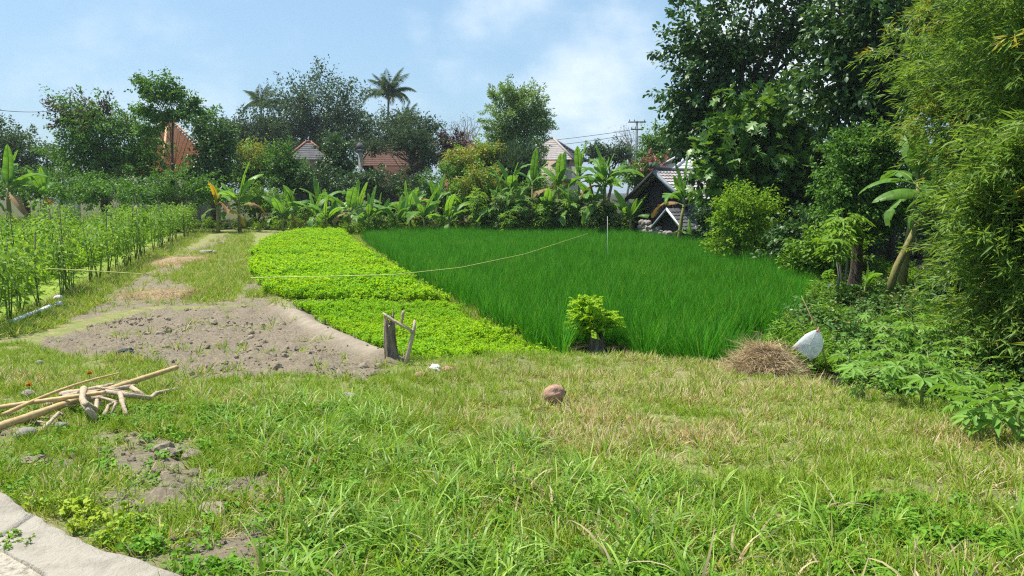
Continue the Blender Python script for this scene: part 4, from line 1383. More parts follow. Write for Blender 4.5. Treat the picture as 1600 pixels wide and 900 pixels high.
# cut stump on the right, among the weeds
def stump(label, p, h, r, seed, tall=1.6, mat='stump_wood', jag=.25, lean=(0, 0)):
    """weathered stump: fluted bole with a torn top and root flare"""
    rng = np.random.default_rng(seed)
    root = thing('tree_stump', label, 'stump', (p[0], p[1], p[2] - .05))
    n, m_ = 18, 9
    V = []
    for j in range(m_):
        t = j / (m_ - 1)
        for i in range(n):
            a = i / n * 2 * math.pi
            fl = 1 + .55 * max(0, .25 - t) / .25 * (.5 + .5 * math.cos(a * 4 + seed)) + .16 * math.sin(a * 5 + seed * 2) + .1 * rng.uniform(-1, 1)
            rr = r * fl * (1 - .15 * t)
            z_ = h * t * (1 + (jag * (vnoise(math.cos(a) * 2.1 + 5, math.sin(a) * 2.1 + seed) - .3)) * t)
            V.append((math.cos(a) * rr + lean[0] * t, math.sin(a) * rr + lean[1] * t, z_))
    Fq = [(j * n + i, j * n + (i + 1) % n, (j + 1) * n + (i + 1) % n, (j + 1) * n + i) for j in range(m_ - 1) for i in range(n)]
    mb = MB(); mb.add(V, Fq)
    V2 = V[-n:] + [(lean[0], lean[1], h * .82)]
    mb.add(V2, [(i, (i + 1) % n, n) for i in range(n)])
    mb.obj('bole', mat, root)
    return root


stump('tall cut tree stump standing among the weeds below the small leaved tree', at(1336, 442, 18.5), 1.45, .13, 5, jag=.3, mat='bark')


# ------------------------------------------------------------------ bamboo
def bamboo(label, base, n, H0, lean_dir, seed, gold=.3, spread=.7, nbr=26, reach=1.0, lean_k=.45):
    rng = np.random.default_rng(seed)
    root = thing('bamboo_clump', label, 'bamboo', (base[0], base[1], base[2] - .05))
    LP, LD, LM = [], [], []
    tw = MB()
    for i in range(n):
        a = rng.uniform(0, 6.283); r0 = spread * math.sqrt(rng.uniform())
        b = np.array((math.cos(a) * r0, math.sin(a) * r0, 0))
        ld = np.array((lean_dir[0], lean_dir[1], 0)) + rng.normal(size=3) * .45; ld[2] = 0
        ld = ld / (np.linalg.norm(ld) + .01)
        Hh = H0 * rng.uniform(.7, 1.1)
        t = np.linspace(0, 1, 14)
        bow = lean_k * rng.uniform(.6, 1.4) * Hh
        P = b + np.outer(t ** 2.1 * bow, ld); P[:, 2] = Hh * (t - .22 * t ** 3.2)
        # culm with swollen nodes
        tt = np.linspace(0, 1, 40)
        PP = np.stack([np.interp(tt, t, P[:, k_]) for k_ in range(3)], -1)
        rad = np.interp(tt, [0, .6, 1], [.026, .019, .004]); rad[::3] *= 1.22
        MB().tube(PP, rad, 6).obj('culm', 'bamboo_culm', root, True)
        # side branches with fans of narrow leaves
        for s in range(nbr):
            f = rng.uniform(.03, 1) ** .9
            s0 = np.array([np.interp(f, t, P[:, k_]) for k_ in range(3)])
            az = rng.uniform(0, 6.283)
            d = np.array((math.cos(az), math.sin(az), rng.uniform(-.1, .6))) + ld * .35
            ln = reach * rng.uniform(.5, 1.25) * (1.15 - .55 * f)
            ends = [s0 + d * ln * q + np.array((0, 0, -.38 * ln * q * q)) for q in (0, .35, .7, 1)]
            tw.tube(ends, [.006, .005, .004, .002], 3, cap=False)
            for q in (.25, .4, .55, .68, .8, .9, 1.0):
                c = s0 + d * ln * q + np.array((0, 0, -.38 * ln * q * q)) + rng.normal(size=3) * .05
                k_ = rng.integers(5, 9)
                dd = d * .8 + np.array((0, 0, -.35)) + rng.normal(size=(k_, 3)) * .55
                LP.append(c + rng.normal(size=(k_, 3)) * .05); LD.append(dd)
                g = rng.uniform(size=k_) < gold * f * 1.4 * (vnoise(c[0] * .9 + base[0], c[2] * .9, seed) > .5)
                LM.append(g)
    LP, LD, LM = np.concatenate(LP), np.concatenate(LD), np.concatenate(LM)
    ok = LP[:, 2] > .1
    LP, LD, LM = LP[ok], LD[ok], LM[ok]
    tw.obj('twigs', 'bamboo_culm', root)
    S = .2 * rng.uniform(.65, 1.2, len(LP))
    N = rng.normal(size=LP.shape) * .5 + np.array((0, 0, .8))
    fb = MB()
    fb.leaves(NARROW, LP[~LM], LD[~LM], N[~LM], S[~LM], 0)
    if LM.any(): fb.leaves(NARROW, LP[LM], LD[LM], N[LM], S[LM], 1)
    fb.obj('foliage', ['leaf_bamboo', 'leaf_bamboo_gold'], root)
    return len(LP)


def gp(x, y):
    return (x, y, Hs(x, y))


bamboo('tall arching bamboo clump with golden leaves at the picture edge', gp(9.9, 13.0), 17, 8.2, (-.7, -.1), 1, .55, .8, 54, 1.05, .22)
bamboo('bamboo clump leaning out over the banana plants', gp(11.1, 15.8), 15, 7.8, (-.9, -.1), 2, .25, .8, 52, 1.2, .32)
bamboo('low drooping bamboo clump above the cassava', gp(8.2, 11.0), 15, 4.4, (-.5, -.2), 3, .1, .7, 50, .9, .24)
bamboo('bamboo clump farthest along the gully behind the leaning banana', gp(12.7, 18.8), 13, 7.6, (-.8, -.1), 4, .2, .8, 48, 1.1, .2)
bamboo('near bamboo clump mostly outside the picture', gp(8.3, 8.8), 10, 6.2, (-.3, .1), 5, .5, .7, 44, .9, .2)

# ------------------------------------------------------------------ staked vegetables on the left
def veg_variant(seed):
    rng = np.random.default_rng(seed)
    h = rng.uniform(1.55, 1.95)
    st = MB(); P, D = [], []
    for s in range(3):
        e = np.array((rng.normal() * .16, rng.normal() * .16, h * rng.uniform(.8, 1)))
        m_ = e * .5 + rng.normal(size=3) * .08
        st.tube([(rng.normal() * .05, rng.normal() * .05, 0), m_, e], [.014, .012, .006], 5)
        k_ = 108
        t = rng.beta(3.3, 1.1, k_)
        az = rng.uniform(0, 6.283, k_); rr = .34 * np.sqrt(rng.uniform(size=k_)) * (.5 + .7 * t)
        P.append(e * t[:, None] + np.stack([np.cos(az) * rr, np.sin(az) * rr, rng.normal(size=k_) * .06], -1))
        D.append(np.stack([np.cos(az), np.sin(az), -.5 + rng.normal(size=k_) * .4], -1))
    P, D = np.concatenate(P), np.concatenate(D)
    lf = MB(); lf.leaves(OVAL, P, D, rng.normal(size=P.shape) * .5 + np.array((0, 0, .9)), .11 * rng.uniform(.6, 1.2, len(P)))
    sk = MB(); sk.tube([(.03, -.02, 0), (.05 + rng.normal() * .05, 0, h * .5), (.03 + rng.normal() * .08, 0, h * rng.uniform(.85, 1.05))], [.015, .014, .011], 6)
    return st.mesh('vine_stem', 'green_stem'), lf.mesh('foliage', 'leaf_vegetable'), sk.mesh('stake', 'bark')


VEG = [veg_variant(i) for i in range(6)]


def vegetables():
    rng = np.random.default_rng(11)
    p0, p1 = np.array((-9.75, 14.2)), np.array((-18.6, 44.0))
    d = (p1 - p0); L = np.linalg.norm(d); d /= L; side = np.array((-d[1], d[0]))
    if side[0] > 0: side = -side
    for row, (off, step, s0) in enumerate(((0, .95, -1.2), (1.5, 1.5, -2.5), (3.2, 2.4, -2.0), (5.2, 3.4, -1.0))):
        s = s0; cnt = 0
        while s < L:
            p = p0 + d * s + side * off + rng.normal(size=2) * .12
            s += step * rng.uniform(.85, 1.2) * (1 + .5 * s / L)
            z0 = Hs(p[0], p[1])
            u, v = project(p[0], p[1], z0)
            if u < -140: continue
            cnt += 1
            root = thing('vegetable_plant', ('staked vegetable plant, %s from the camera in the row beside the grass path', 'staked vegetable plant, %s from the camera in the second row from the path',
                                             'staked vegetable plant, %s from the camera in the third row from the path', 'staked vegetable plant, %s from the camera in the row farthest from the path')[row] % ORD[cnt - 1],
                         'vegetable plant', (p[0], p[1], z0 - .02), rng.uniform(0, 6.283), ('front', 'second', 'third', 'fourth')[row] + ' row of staked vegetables')
            a, b, c_ = VEG[rng.integers(6)]
            sc = rng.uniform(.88, 1.15)
            root.scale = (sc, sc, sc * rng.uniform(.92, 1.08))
            link('vine', a, root); link('foliage', b, root); link('stake', c_, root)


vegetables()

# ------------------------------------------------------------------ crops (uncountable)
RICE_T = [blade_tuft(100 + i, 34, .58, .013, .16, .18, .5, 'rice', 3, .05, .3) for i in range(5)]
TALL_T = [blade_tuft(200 + i, 7, .265, .0145, .2, .3, 1.9, 'tall_grass', 6, .05, .45) for i in range(8)]
TURF_T = [blade_tuft(300 + i, 13, .085, .0075, .45, .4, .8, 'turf', 2, .045, .5) for i in range(6)]
FLAT_T = [blade_tuft(350 + i, 11, .075, .0065, .5, .6, .4, 'turf', 2, .06, .5, .6) for i in range(4)]
SEED_T = [leafy_tuft(400 + i, 104, .26, .15, KITE, .052, 'seedling', stems=8) for i in range(5)]
WEED_T = [leafy_tuft(500 + i, 26, .08, .07, OVAL, .03, 'weed', stems=4, droop=.2) for i in range(5)]
SHRUB_T = [leafy_tuft(600 + i, 60, .62, .28, OVAL, .12, 'weed_dark', stems=7) for i in range(4)]
SPIKE_T = [leafy_tuft(650 + i, 90, .7, .25, NARROW, .17, 'weed', stems=9, droop=-.2) for i in range(4)]
CREEP_T = [leafy_tuft(700 + i, 30, .22, .2, ROUND, .085, 'weed', stems=6, droop=.3) for i in range(4)]
STRAW_T = [blade_tuft(800 + i, 18, .22, .0085, .10, .2, .15, 'straw', 3, .14, .5, 1.38) for i in range(4)]


def grid_pts(x0, x1, y0, y1, step, jit, rng):
    X, Y = np.meshgrid(np.arange(x0, x1, step), np.arange(y0, y1, step))
    x = X.ravel() + rng.normal(size=X.size) * jit; y = Y.ravel() + rng.normal(size=X.size) * jit
    return x, y


def crops():
    rng = np.random.default_rng(21)
    # dark rice
    x, y = grid_pts(-11, 12, 10.5, 45, .17, .045, rng)
    right = np.interp(y, [10.5, 11.5, 13.3, 14.2, 14.8, 16, 18, 21, 25, 30, 36, 41, 43.5], [3.2, 3.45, 3.6, 4.1, 5.3, 6.0, 7.0, 8.2, 9.0, 9.8, 9.8, 8.6, 7.0])
    far = np.interp(x, [-9, 2, 6, 9], [44, 43.5, 42, 40])
    ok = (x > bed_x(y) + np.interp(y, [12, 20, 35, 44], [.30, .30, .75, 1.1]) + .12 * rng.normal(size=x.size)) & (y > edge_y(x) + edge_w(x) * .75 + .1 * rng.normal(size=x.size)) & (x < right + .1 * rng.normal(size=x.size)) & (y < far)
    sp = G(930, 548)
    ok &= ~((np.abs(x - sp[0]) < .55) & (y < sp[1] + .35))
    x, y = x[ok], y[ok]
    sc = (.78 + .42 * fbm(x * .4, y * .4, 71)) * rng.uniform(.78, 1.18, x.size)
    scatter('rice', 'dark green young rice filling the paddy field', 'rice', np.stack([x, y, H(x, y) - .02], -1), RICE_T, sc, .02 + .4 * np.clip(fbm(x * .5, y * .5, 72) - .45, 0, 1), .07, 1)
    # three lime beds
    beds = [('far lime green seedling bed nearest the banana row', 27.6, 46, 1.25, .135), ('middle lime green seedling bed with a dark shaded front edge', 17.5, 27.2, 1.3, .13), ('near lime green seedling bed behind the stump and stones', 10.2, 17.05, .74, .10)]
    for k_, (lab, y0, y1, s, st) in enumerate(beds):
        x, y = grid_pts(-17, 1.5, y0, y1, st * (1.25 if k_ == 0 else 1), st * .3, rng)
        lx = np.interp(y, [9.5, 10.8, 13.6, 17, 19, 23, 30, 36, 42, 46], [-1.1, -1.5, -3.02, -4.85, -6.2, -7.8, -10.2, -11.6, -12.0, -12.2])
        front = np.interp(x, [-2.3, -1.6, -.4, .4, 1], [10.6, 10.7, 11.0, 11.3, 11.6])
        ok = (x > lx + .12 * rng.normal(size=x.size)) & (x < bed_x(y) + np.interp(y, [11, 18, 30, 45], [.1, 0, -.1, -.1]) + .1 * rng.normal(size=x.size)) & (y > front) & (y > y0 + (.35 * (fbm(x * 1.2, 0 * x + k_, 85) - .2) - .05 * (x + 4) if k_ < 2 else 0)) & (rng.uniform(size=x.size) < .93)
        x, y = x[ok], y[ok]
        sc = s * (.65 + .7 * fbm(x * .9, y * .9, 81)) * rng.uniform(.6, 1.3, x.size)
        scatter('seedlings', lab, 'seedlings', np.stack([x, y, H(x, y) - .01], -1), SEED_T, sc, .35 * (fbm(x * .5, y * .5, 83) > .5), .15, 10 + k_)
    # lime crop behind the staked rows
    x, y = grid_pts(-44, -10, 12, 50, .33, .1, rng)
    u, v = project(x, y, H(x, y))
    ok = (x < np.interp(y, [12, 48], [-10.4, -20.6])) & (u > -120)
    x, y = x[ok], y[ok]
    scatter('leaf_crop', 'bright yellow green leafy crop behind the staked vegetables', 'crop', np.stack([x, y, H(x, y) - .02], -1), SEED_T, 1.7 * rng.uniform(.6, 1.25, x.size), .6, .15, 14)


crops()


def grasses():
    rng = np.random.default_rng(31)
    # short turf over the whole bank
    n = 74000
    y = 2.6 + 9.4 * rng.uniform(size=n) ** .9
    x = (rng.uniform(-.80, .80, n)) * (y + 1.2)
    z = H(x, y)
    u, v, dirt, path, pg, sf, rz, lime, gul = zone_masks(x, y, z)
    pat = fbm(x * 1.3, y * 1.3, 33)
    fine = fbm(x * 4.5, y * 4.5, 36, 3)
    keep = np.full(n, .9)
    keep = np.where(dirt, .008, keep)
    keep = np.where(sf, .06 + .7 * (fbm(x * 1.5, y * 1.5, 9) < .43), keep)
    bare = (fbm(x * 1.1, y * 1.1, 90) > .66)
    keep = np.where(bare, keep * .5, keep)
    keep = keep * (.25 + .8 * (fine > .46))
    keep = np.where(inpoly(u, v, KERBP) | (y > edge_y(x) + edge_w(x)) | gul, 0, keep)
    keep = np.where(seg_dist(x, y, BUND) < .35, 0, keep)
    keep = np.where(y > 12.5, 0, keep)
    ok = rng.uniform(size=n) < keep
    x, y, z, pat, u, v = x[ok], y[ok], z[ok], pat[ok], u[ok], v[ok]
    dryzone = sst(-1.2, .6, x) * sst(4.2, 6.2, y)
    tint = np.clip(.06 + .26 * dryzone + 1.3 * (pat - .53), .02, .75)
    half = rng.uniform(size=len(x)) < .68
    for nm, lab, m_, T in (('turf', 'short upright green turf over the bank', half, TURF_T), ('dry_turf', 'flattened dry straw coloured turf among the green', ~half, FLAT_T)):
        scatter(nm, lab, 'grass', np.stack([x, y, z - .006], -1)[m_], T, rng.uniform(.6, 1.35, m_.sum()) * (1 + .25 * (pat[m_] > .55)), np.clip(tint[m_] + (.2 if nm == 'dry_turf' else 0), 0, .92), .25, 40 + len(nm))
    # tall arching grass
    n = 26000
    y = 2.4 + 9.6 * rng.uniform(size=n)
    x = rng.uniform(-.8, .8, n) * (y + 1.2)
    z = H(x, y)
    u, v, dirt, path, pg, sf, rz, lime, gul = zone_masks(x, y, z)
    j = (fbm(x * 1.6, y * 1.6, 51) - .5)
    uu, vv = u + j * 200, v + j * 90
    f2 = fbm(x * 2.6, y * 2.6, 53, 3)
    core = inpoly(uu, vv, TALL)
    keep = np.where(core, .06 + .66 * (f2 > .52), 0.0)
    keep = np.where(core, keep * np.interp(u, [400, 1000, 1250, 1600], [1, 1, .5, .35]), keep)
    keep = np.where(inpoly(uu, vv, TALLMID), .35, keep)
    rim = (y > edge_y(x) - .55) & (y < edge_y(x) + .9) & (x > -1.4) & (x < 3.6)
    keep = np.where(rim, np.maximum(keep, .55), keep)
    keep = np.where(~core & ~rim & ~dirt & ~gul & (f2 > .62) & (y < 10.5), np.maximum(keep, .22), keep)
    kr = np.abs(v - np.interp(u, [0, 60, 140, 215, 290], [765, 808, 850, 872, 905]))
    ker = (u < 330) & (v > 690) & (kr < 60)
    keep = np.where(ker, .5, keep)
    keep = np.where(inpoly(u, v, KERBP) | dirt | (seg_dist(x, y, BUND) < .35), 0, keep)
    keep = np.where((y > edge_y(x) + edge_w(x)) & ~rim, 0, keep)
    ok = rng.uniform(size=n) < keep
    x, y, z, u, v, f2, rim, ker = x[ok], y[ok], z[ok], u[ok], v[ok], f2[ok], rim[ok], ker[ok]
    sc = rng.uniform(.45, 1.1, len(x)) * np.where(rim, .8, 1) * np.where(ker, .55, 1) * np.where(inpoly(u, v, TALL), 1.05, .6)
    scatter('tall_grass', 'taller arching green grass across the foreground', 'grass', np.stack([x, y, z - .01], -1), TALL_T, sc, np.clip(.05 + .12 * (f2 < .5) + .1 * rim, 0, 1), .18, 60)
    # small leafy weeds near the kerb and between the blades
    n = 22000
    y = 2.4 + 6.0 * rng.uniform(size=n)
    x = rng.uniform(-.8, .75, n) * (y + 1.0)
    z = H(x, y)
    u, v, dirt, path, pg, sf, rz, lime, gul = zone_masks(x, y, z)
    f = fbm(x * 1.8, y * 1.8, 63, 3)
    keep = np.where((u < 560) & (v > 640), .12 + .42 * (f > .5), .0)
    keep = np.where((u >= 560) & (v > 780), .12 + .4 * (f > .56), keep)
    keep = np.where(sf, keep * .3, keep)
    keep = np.where(inpoly(u, v, KERBP) | gul, 0, keep)
    ok = rng.uniform(size=n) < keep
    x, y, z, u, v = x[ok], y[ok], z[ok], u[ok], v[ok]
    kp = pz(8, 846, .05)
    q_ = rng.normal(size=(18, 2)) * (.09, .05) + kp[:2]
    x, y, z = np.append(x, q_[:, 0]), np.append(y, q_[:, 1]), np.append(z, np.full(18, .045))
    u, v = project(x, y, z)
    lim = np.exp(-((u - 130) / 110) ** 2 - ((v - 815) / 50) ** 2)
    wsc = rng.uniform(.6, 1.3, len(x)); wsc[-18:] *= .45
    scatter('weeds', 'small round leaved weeds near the kerb', 'weeds', np.stack([x, y, z - .004], -1), WEED_T, wsc, np.clip(lim, 0, 1), .25, 70)
    # grass tufts of the path and on the dirt
    n = 52000
    y = 9 + 38 * rng.uniform(size=n) ** 1.4
    x = rng.uniform(-.66, 0, n) * (y + 3)
    z = H(x, y)
    u, v, dirt, path, pg, sf, rz, lime, gul = zone_masks(x, y, z)
    keep = np.where(pg, .95, np.where(path, .10 + .45 * (fbm(x * .8, y * .8, 61) < .48), 0))
    keep = np.where(dirt, .05 * (fbm(x * 1.7, y * 1.7, 68) > .62), keep)
    fr = np.abs(x - np.interp(y, [14, 48], [-9.3, -19.2])) < .7
    keep = np.where(fr & (y > 11), .8, keep)
    bund = np.abs(x - bed_x(y) - .3) < .3
    keep = np.where(bund & (y > 11.5), .9, keep)
    ok = (rng.uniform(size=n) < keep) & (y < 48)
    x, y, z = x[ok], y[ok], z[ok]
    scatter('path_grass', 'short grass on the path beside the seedling beds', 'grass', np.stack([x, y, z - .01], -1), TURF_T, rng.uniform(1.2, 2.6, len(x)), .15, .2, 80)
    # bund grass between the rice and the beds
    n = 4200
    y = 11.6 + 33 * rng.uniform(size=n) ** .7
    x = bed_x(y) + np.interp(y, [12, 20, 35, 44], [.18, .16, .4, .5]) + rng.normal(size=n) * np.interp(y, [12, 20, 44], [.05, .08, .22])
    scatter('bund_grass', 'pale grass on the low bund between lime beds and rice', 'grass', np.stack([x, y, H(x, y) - .01], -1), TURF_T, rng.uniform(.9, 1.9, n), .12, .2, 81)
    # undergrowth along the far edge of the fields
    n = 2600
    y = 43.6 + 7 * rng.uniform(size=n) ** 1.3
    x = rng.uniform(-34, 12, n)
    ok = ~((x > np.interp(y, [40, 52], [-18.5, -21.5])) & (x < np.interp(y, [40, 52], [-15.6, -18.2])) & (y < 47)) & ((y > 46.3) | (x > bed_x(y)) | (x < -19.5))
    x, y = x[ok], y[ok]
    scatter('far_undergrowth', 'tangled green weeds under the far row of bananas', 'weeds', np.stack([x, y, H(x, y) - .02], -1), SPIKE_T + CREEP_T, rng.uniform(.5, 1.35, len(x)), .3, .2, 82)
    # gully undergrowth
    n = 11000
    y = 5 + 36 * rng.uniform(size=n) ** 1.4
    x = rng.uniform(3.4, 15, n)
    z = H(x, y)
    u, v = project(x, y, z)
    lim = np.interp(y, [5, 7, 9.5, 11, 12.5, 14, 17, 21, 27, 34, 41], [5.0, 4.5, 3.9, 3.9, 4.3, 5.0, 6.6, 8.1, 9.2, 9.8, 8.8])
    bagz = (x > 3.3) & (x < 4.7) & (y > 8.6) & (y < 10.85)
    inz = (x > lim) & ~bagz & (x < lim + np.interp(y, [5, 12, 20, 40], [4, 5, 4, 3]))
    ne = inz & (rng.uniform(size=n) < .8) & (y < 24)
    f = fbm(x * .7, y * .7, 77)
    for nm, lab, sel, T, s in (('undergrowth', 'narrow leaved light green weeds between rice and bamboo', inz & (f > .47) & (rng.uniform(size=n) < .5), SPIKE_T, .85),
                               ('broad_undergrowth', 'broad leaved dark green weeds under the bamboo and trees', inz & (f <= .52) & (rng.uniform(size=n) < .42), SHRUB_T, .8),
                               ('creeper', 'low round leaved creeper around the plastic bag', ne & (y < 15), CREEP_T, 1.0)):
        scatter(nm, lab, 'weeds', np.stack([x, y, z - .02], -1)[sel], T, s * rng.uniform(.55, 1.2, sel.sum()) * np.interp(y[sel], [5, 9, 12], [.5, .6, 1]), .05, .2, 90 + len(nm))


grasses()


def clods():
    rng = np.random.default_rng(91)
    n = 24000
    y = 3 + 19 * rng.uniform(size=n); x = rng.uniform(-.85, .1, n) * (y + 1)
    z = H(x, y)
    u, v, dirt, path, pg, sf, rz, lime, gul = zone_masks(x, y, z)
    keep = np.where(dirt, .15 + .75 * (fbm(x * 1.3, y * 1.3, 47) > .53), np.where(sf & (fbm(x * 1.5, y * 1.5, 9) > .42), .9, 0))
    keep = np.where(seg_dist(x, y, BUND) < .36, .03, keep)
    keep = np.where(inpoly(u, v, KERBP), 0, keep)
    ok = rng.uniform(size=n) < keep
    V = [rock_mesh(s, 'clod', .5, 2) for s in range(5)]
    m_ = ok.sum()
    lump = np.abs(fbm(x * 3.2, y * 3.2, 40, 4) - .5)[ok] * 2
    s = .006 + .06 * rng.uniform(size=m_) ** 9 + .012 * rng.uniform(size=m_) ** 2 * (y[ok] > 9)
    s = np.where(y[ok] < 9, s * .55, s)
    scatter('soil_clods', 'loose clods on the ploughed grey brown soil', 'soil', np.stack([x[ok], y[ok], z[ok] + .05 * lump - .005], -1), V, s, 0, 1.0, 95)


clods()

# ------------------------------------------------------------------ things on the ground
def rock(name, label, u, v, size, mat, seed, sq=(1, 1, .7), cat='stone', amp=.35):
    p = G(u, v)
    o = link(name, rock_mesh(seed, mat, amp, 3), None, (p[0], p[1], p[2] + size * sq[2] * (.35 if mat == 'clod' else .75)))
    o.scale = (size * sq[0], size * sq[1], size * sq[2]); o.rotation_euler = (0, 0, seed * 1.7)
    return tag(o, label, cat)


def branch_frame():
    # upright sticks with a forked crossing branch
    Y = 10.3
    b0, b1 = at(603, 566, Y), at(633, 572, Y - .1)
    g0, g1 = Hs(b0[0], Y), Hs(b1[0], Y - .1)
    root = thing('stick_frame', 'rough frame of dry sticks and a forked branch around the stump', 'stick frame', (b1[0], Y, g1))
    o = np.array(root.location)
    L = lambda u, v, dy=0: at(u, v, Y + dy) - o
    MB().tube([(b0[0] - o[0], 0, g0 - o[2] - .05), L(600, 530), L(601, 490)], [.012, .011, .009], 6).obj('stick', 'branch_dry', root, True)
    m_ = MB()
    m_.tube([L(632, 578, -.1), L(637, 555, -.1), L(643, 530, -.08), L(647, 512, -.05), L(648, 500, 0)], [.035, .034, .03, .026, .016], 8, jit=.1)
    m_.obj('post', 'branch_dry', root, True)
    m_ = MB()
    m_.tube([L(598, 489, 0), L(605, 494, -.02), L(615, 501, -.03), L(626, 507, -.05), L(637, 513, -.07), L(646, 519, -.09)], [.012, .022, .022, .024, .021, .02], 8, jit=.1)
    m_.tube([L(627, 508, -.05), L(629, 498, -.05), L(629, 491, -.06), L(631, 486, -.06)], [.018, .018, .025, .017], 7, jit=.1)
    m_.obj('crossing_branch', 'branch_dry', root, True)
    p = np.array((at(611, 565, Y + .15)[0], Y + .2, 0)); p[2] = Hs(p[0], p[1])
    st = stump('dark weathered split stump inside the stick frame', p, .44, .082, 9, jag=.9, lean=(-.02, 0))
    c = MB(); rng = np.random.default_rng(4)
    P = rng.normal(size=(90, 3)) * (.09, .08, .05) + np.array((.12, .1, .40))
    c.leaves(OVAL, P, rng.normal(size=P.shape), rng.normal(size=P.shape) * .4 + (0, 0, 1), .05)
    c.obj('shoots', 'leaf_lime', st)


branch_frame()


def shoot_stump():
    p = G(930, 548)
    st = stump('broad old stump sprouting bright lime shoots at the rice edge', p, .27, .15, 14, jag=.7, lean=(.02, 0))
    o = np.array(st.location)
    rng = np.random.default_rng(8)
    Y = p[1]
    m_ = MB()
    m_.tube([(.03, 0, .2), (.08, 0, .4), (.05, -.02, .56)], [.035, .03, .014], 7, jit=.1)
    m_.tube([(-.05, 0, .2), (-.1, 0, .42), (-.08, 0, .6)], [.02, .015, .008], 6)
    m_.obj('dead_limb', 'bark', st, True)
    cb = MB()
    # pinnate sprays: a thin rachis with paired leaflets
    for (u, v, ru, rv, n) in ((916, 486, 22, 20, 90), (904, 504, 14, 15, 40), (942, 500, 10, 12, 12), (956, 498, 12, 10, 30), (930, 512, 16, 7, 12), (920, 470, 14, 9, 34)):
        for i in range(n):
            q = rng.normal(size=2) * .5
            e = at(u + np.clip(q[0] * 1.5, -1, 1) * ru, v + np.clip(q[1] * 1.5, -1, 1) * rv, Y) - o + np.array((0, rng.normal() * .16, 0))
            d = e - np.array((0, 0, .25)); d = d / np.linalg.norm(d) + rng.normal(size=3) * .3
            d[2] -= .2; d /= np.linalg.norm(d)
            L = .17 * rng.uniform(.7, 1.2)
            t = np.repeat(np.linspace(0, 1, 8), 2)
            sd = np.cross(d, (0, 0, 1)); sd /= np.linalg.norm(sd)
            P = e + np.outer(t - .6, d) * L; P[:, 2] -= .05 * t ** 2
            D = d * .45 + np.outer(np.tile([-1, 1], 8), sd)
            cb.leaves(ROUND, P, D, np.tile((-.3, -.4, .7), (16, 1)) + rng.normal(size=(16, 3)) * .45, .05 * rng.uniform(.8, 1.1, 16))
        for i in range(3):
            e = at(u + rng.normal() * ru * .3, v + rng.normal() * rv * .3, Y) - o
            m2 = MB(); m2.tube([(rng.normal() * .05, 0, .3), e * .5 + (0, 0, .12), e], [.007, .005, .003], 4).obj('shoot_stem', 'green_stem', st)
    cb.obj('shoots', 'leaf_lime', st)


shoot_stump()


def coconut():
    import bmesh
    p = G(866, 630)
    bm = bmesh.new()
    bmesh.ops.create_uvsphere(bm, u_segments=32, v_segments=20, radius=1)
    for v in bm.verts:
        c = v.co.copy()
        a = math.atan2(c.y, c.x)
        tri = 1 + .07 * math.cos(3 * a + .5)
        z = c.z
        r = tri * (1 - .10 * max(0, z) ** 2)
        crease = sum(.30 * math.exp(-((((a - q - .35 * z) + math.pi) % (2 * math.pi) - math.pi) / .13) ** 2) * max(0, 1 - abs(z)) ** .5 for q in (-2.2, .1, 2.3))
        r *= 1 + .035 * math.sin(a * 9 + z * 3)
        r *= 1 - crease
        if z > .8: z -= (z - .8) * .7
        v.co = (c.x * r, c.y * r, z * 1.18 + .03 * float(vnoise(c.x * 5 + 3, c.y * 5 + c.z * 4, 3)))
    me = bpy.data.meshes.new('coconut'); bm.to_mesh(me); bm.free()
    me.materials.append(MATS['husk'])
    me.polygons.foreach_set('use_smooth', np.ones(len(me.polygons), bool))
    s = .102
    root = thing('coconut', 'brown dry coconut husk lying on the grass', 'coconut', (p[0], p[1], p[2]))
    o = link('husk', me, root, (0, 0, s * .92)); o.scale = (s, s, s); o.rotation_euler = (.25, 1.35, .5)
    cap = MB()
    for i in range(6):
        a = i * 1.05
        cap.add([(0, 0, 1.0), (.42 * math.cos(a), .42 * math.sin(a), 1.03), (.50 * math.cos(a + .45), .50 * math.sin(a + .45), 1.12), (.42 * math.cos(a + .9), .42 * math.sin(a + .9), 1.03)], [(0, 1, 2), (0, 2, 3)])
    k_ = cap.obj('calyx', 'bark', root); k_.scale = o.scale; k_.rotation_euler = o.rotation_euler; k_.location = o.location


coconut()
rock('white_stone', 'rounded white stone at the foot of the lime bed', 681, 583, .085, 'stone_white', 3, (1.1, .9, .85))
rock('brick_chunk', 'broken reddish brick piece beside the white stone', 699, 583, .085, 'brick_chunk', 4, (1.2, .8, .6), 'brick', .2)
rock('brick_chunk', 'pale brown brick fragment left of the white stone', 657, 590, .075, 'brick_chunk', 6, (1.1, .9, .6), 'brick', .25)
rock('stone', 'grey brown stone half sunk in the grass below the stick frame', 546, 625, .075, 'stone_grey', 7, (1.3, .9, .6))
rock('soil_lump', 'large crumbly soil lump in the bare ground below the bamboo poles', 262, 712, .085, 'clod', 8, (1.25, 1, .8), 'soil lump', .6)
rock('soil_lump', 'smaller soil lump right of the large crumbly one', 300, 716, .06, 'clod', 9, (1.2, 1, .8), 'soil lump', .5)
rock('stone', 'flat grey stone under the end of the bamboo pole', 40, 682, .085, 'stone_grey', 10, (1.2, .9, .5))
rock('stone', 'grey stone on the soil right of the pole end', 95, 668, .06, 'stone_grey', 11, (1.2, .9, .5))
rock('stone', 'small pale stone between the soil lump and the kerb', 332, 742, .035, 'stone_grey', 12)
rock('stone', 'pale pebble near the bare soil below the pole pile', 122, 735, .03, 'stone_white', 13)
rock('stone', 'small brown stone at the tall grass edge', 430, 760, .045, 'clod', 14, (1, 1, .8))
rock('soil_lump', 'dark soil lump at the edge of the frame above the kerb', 52, 728, .075, 'clod', 15, (1.3, 1, .7), 'soil lump', .6)
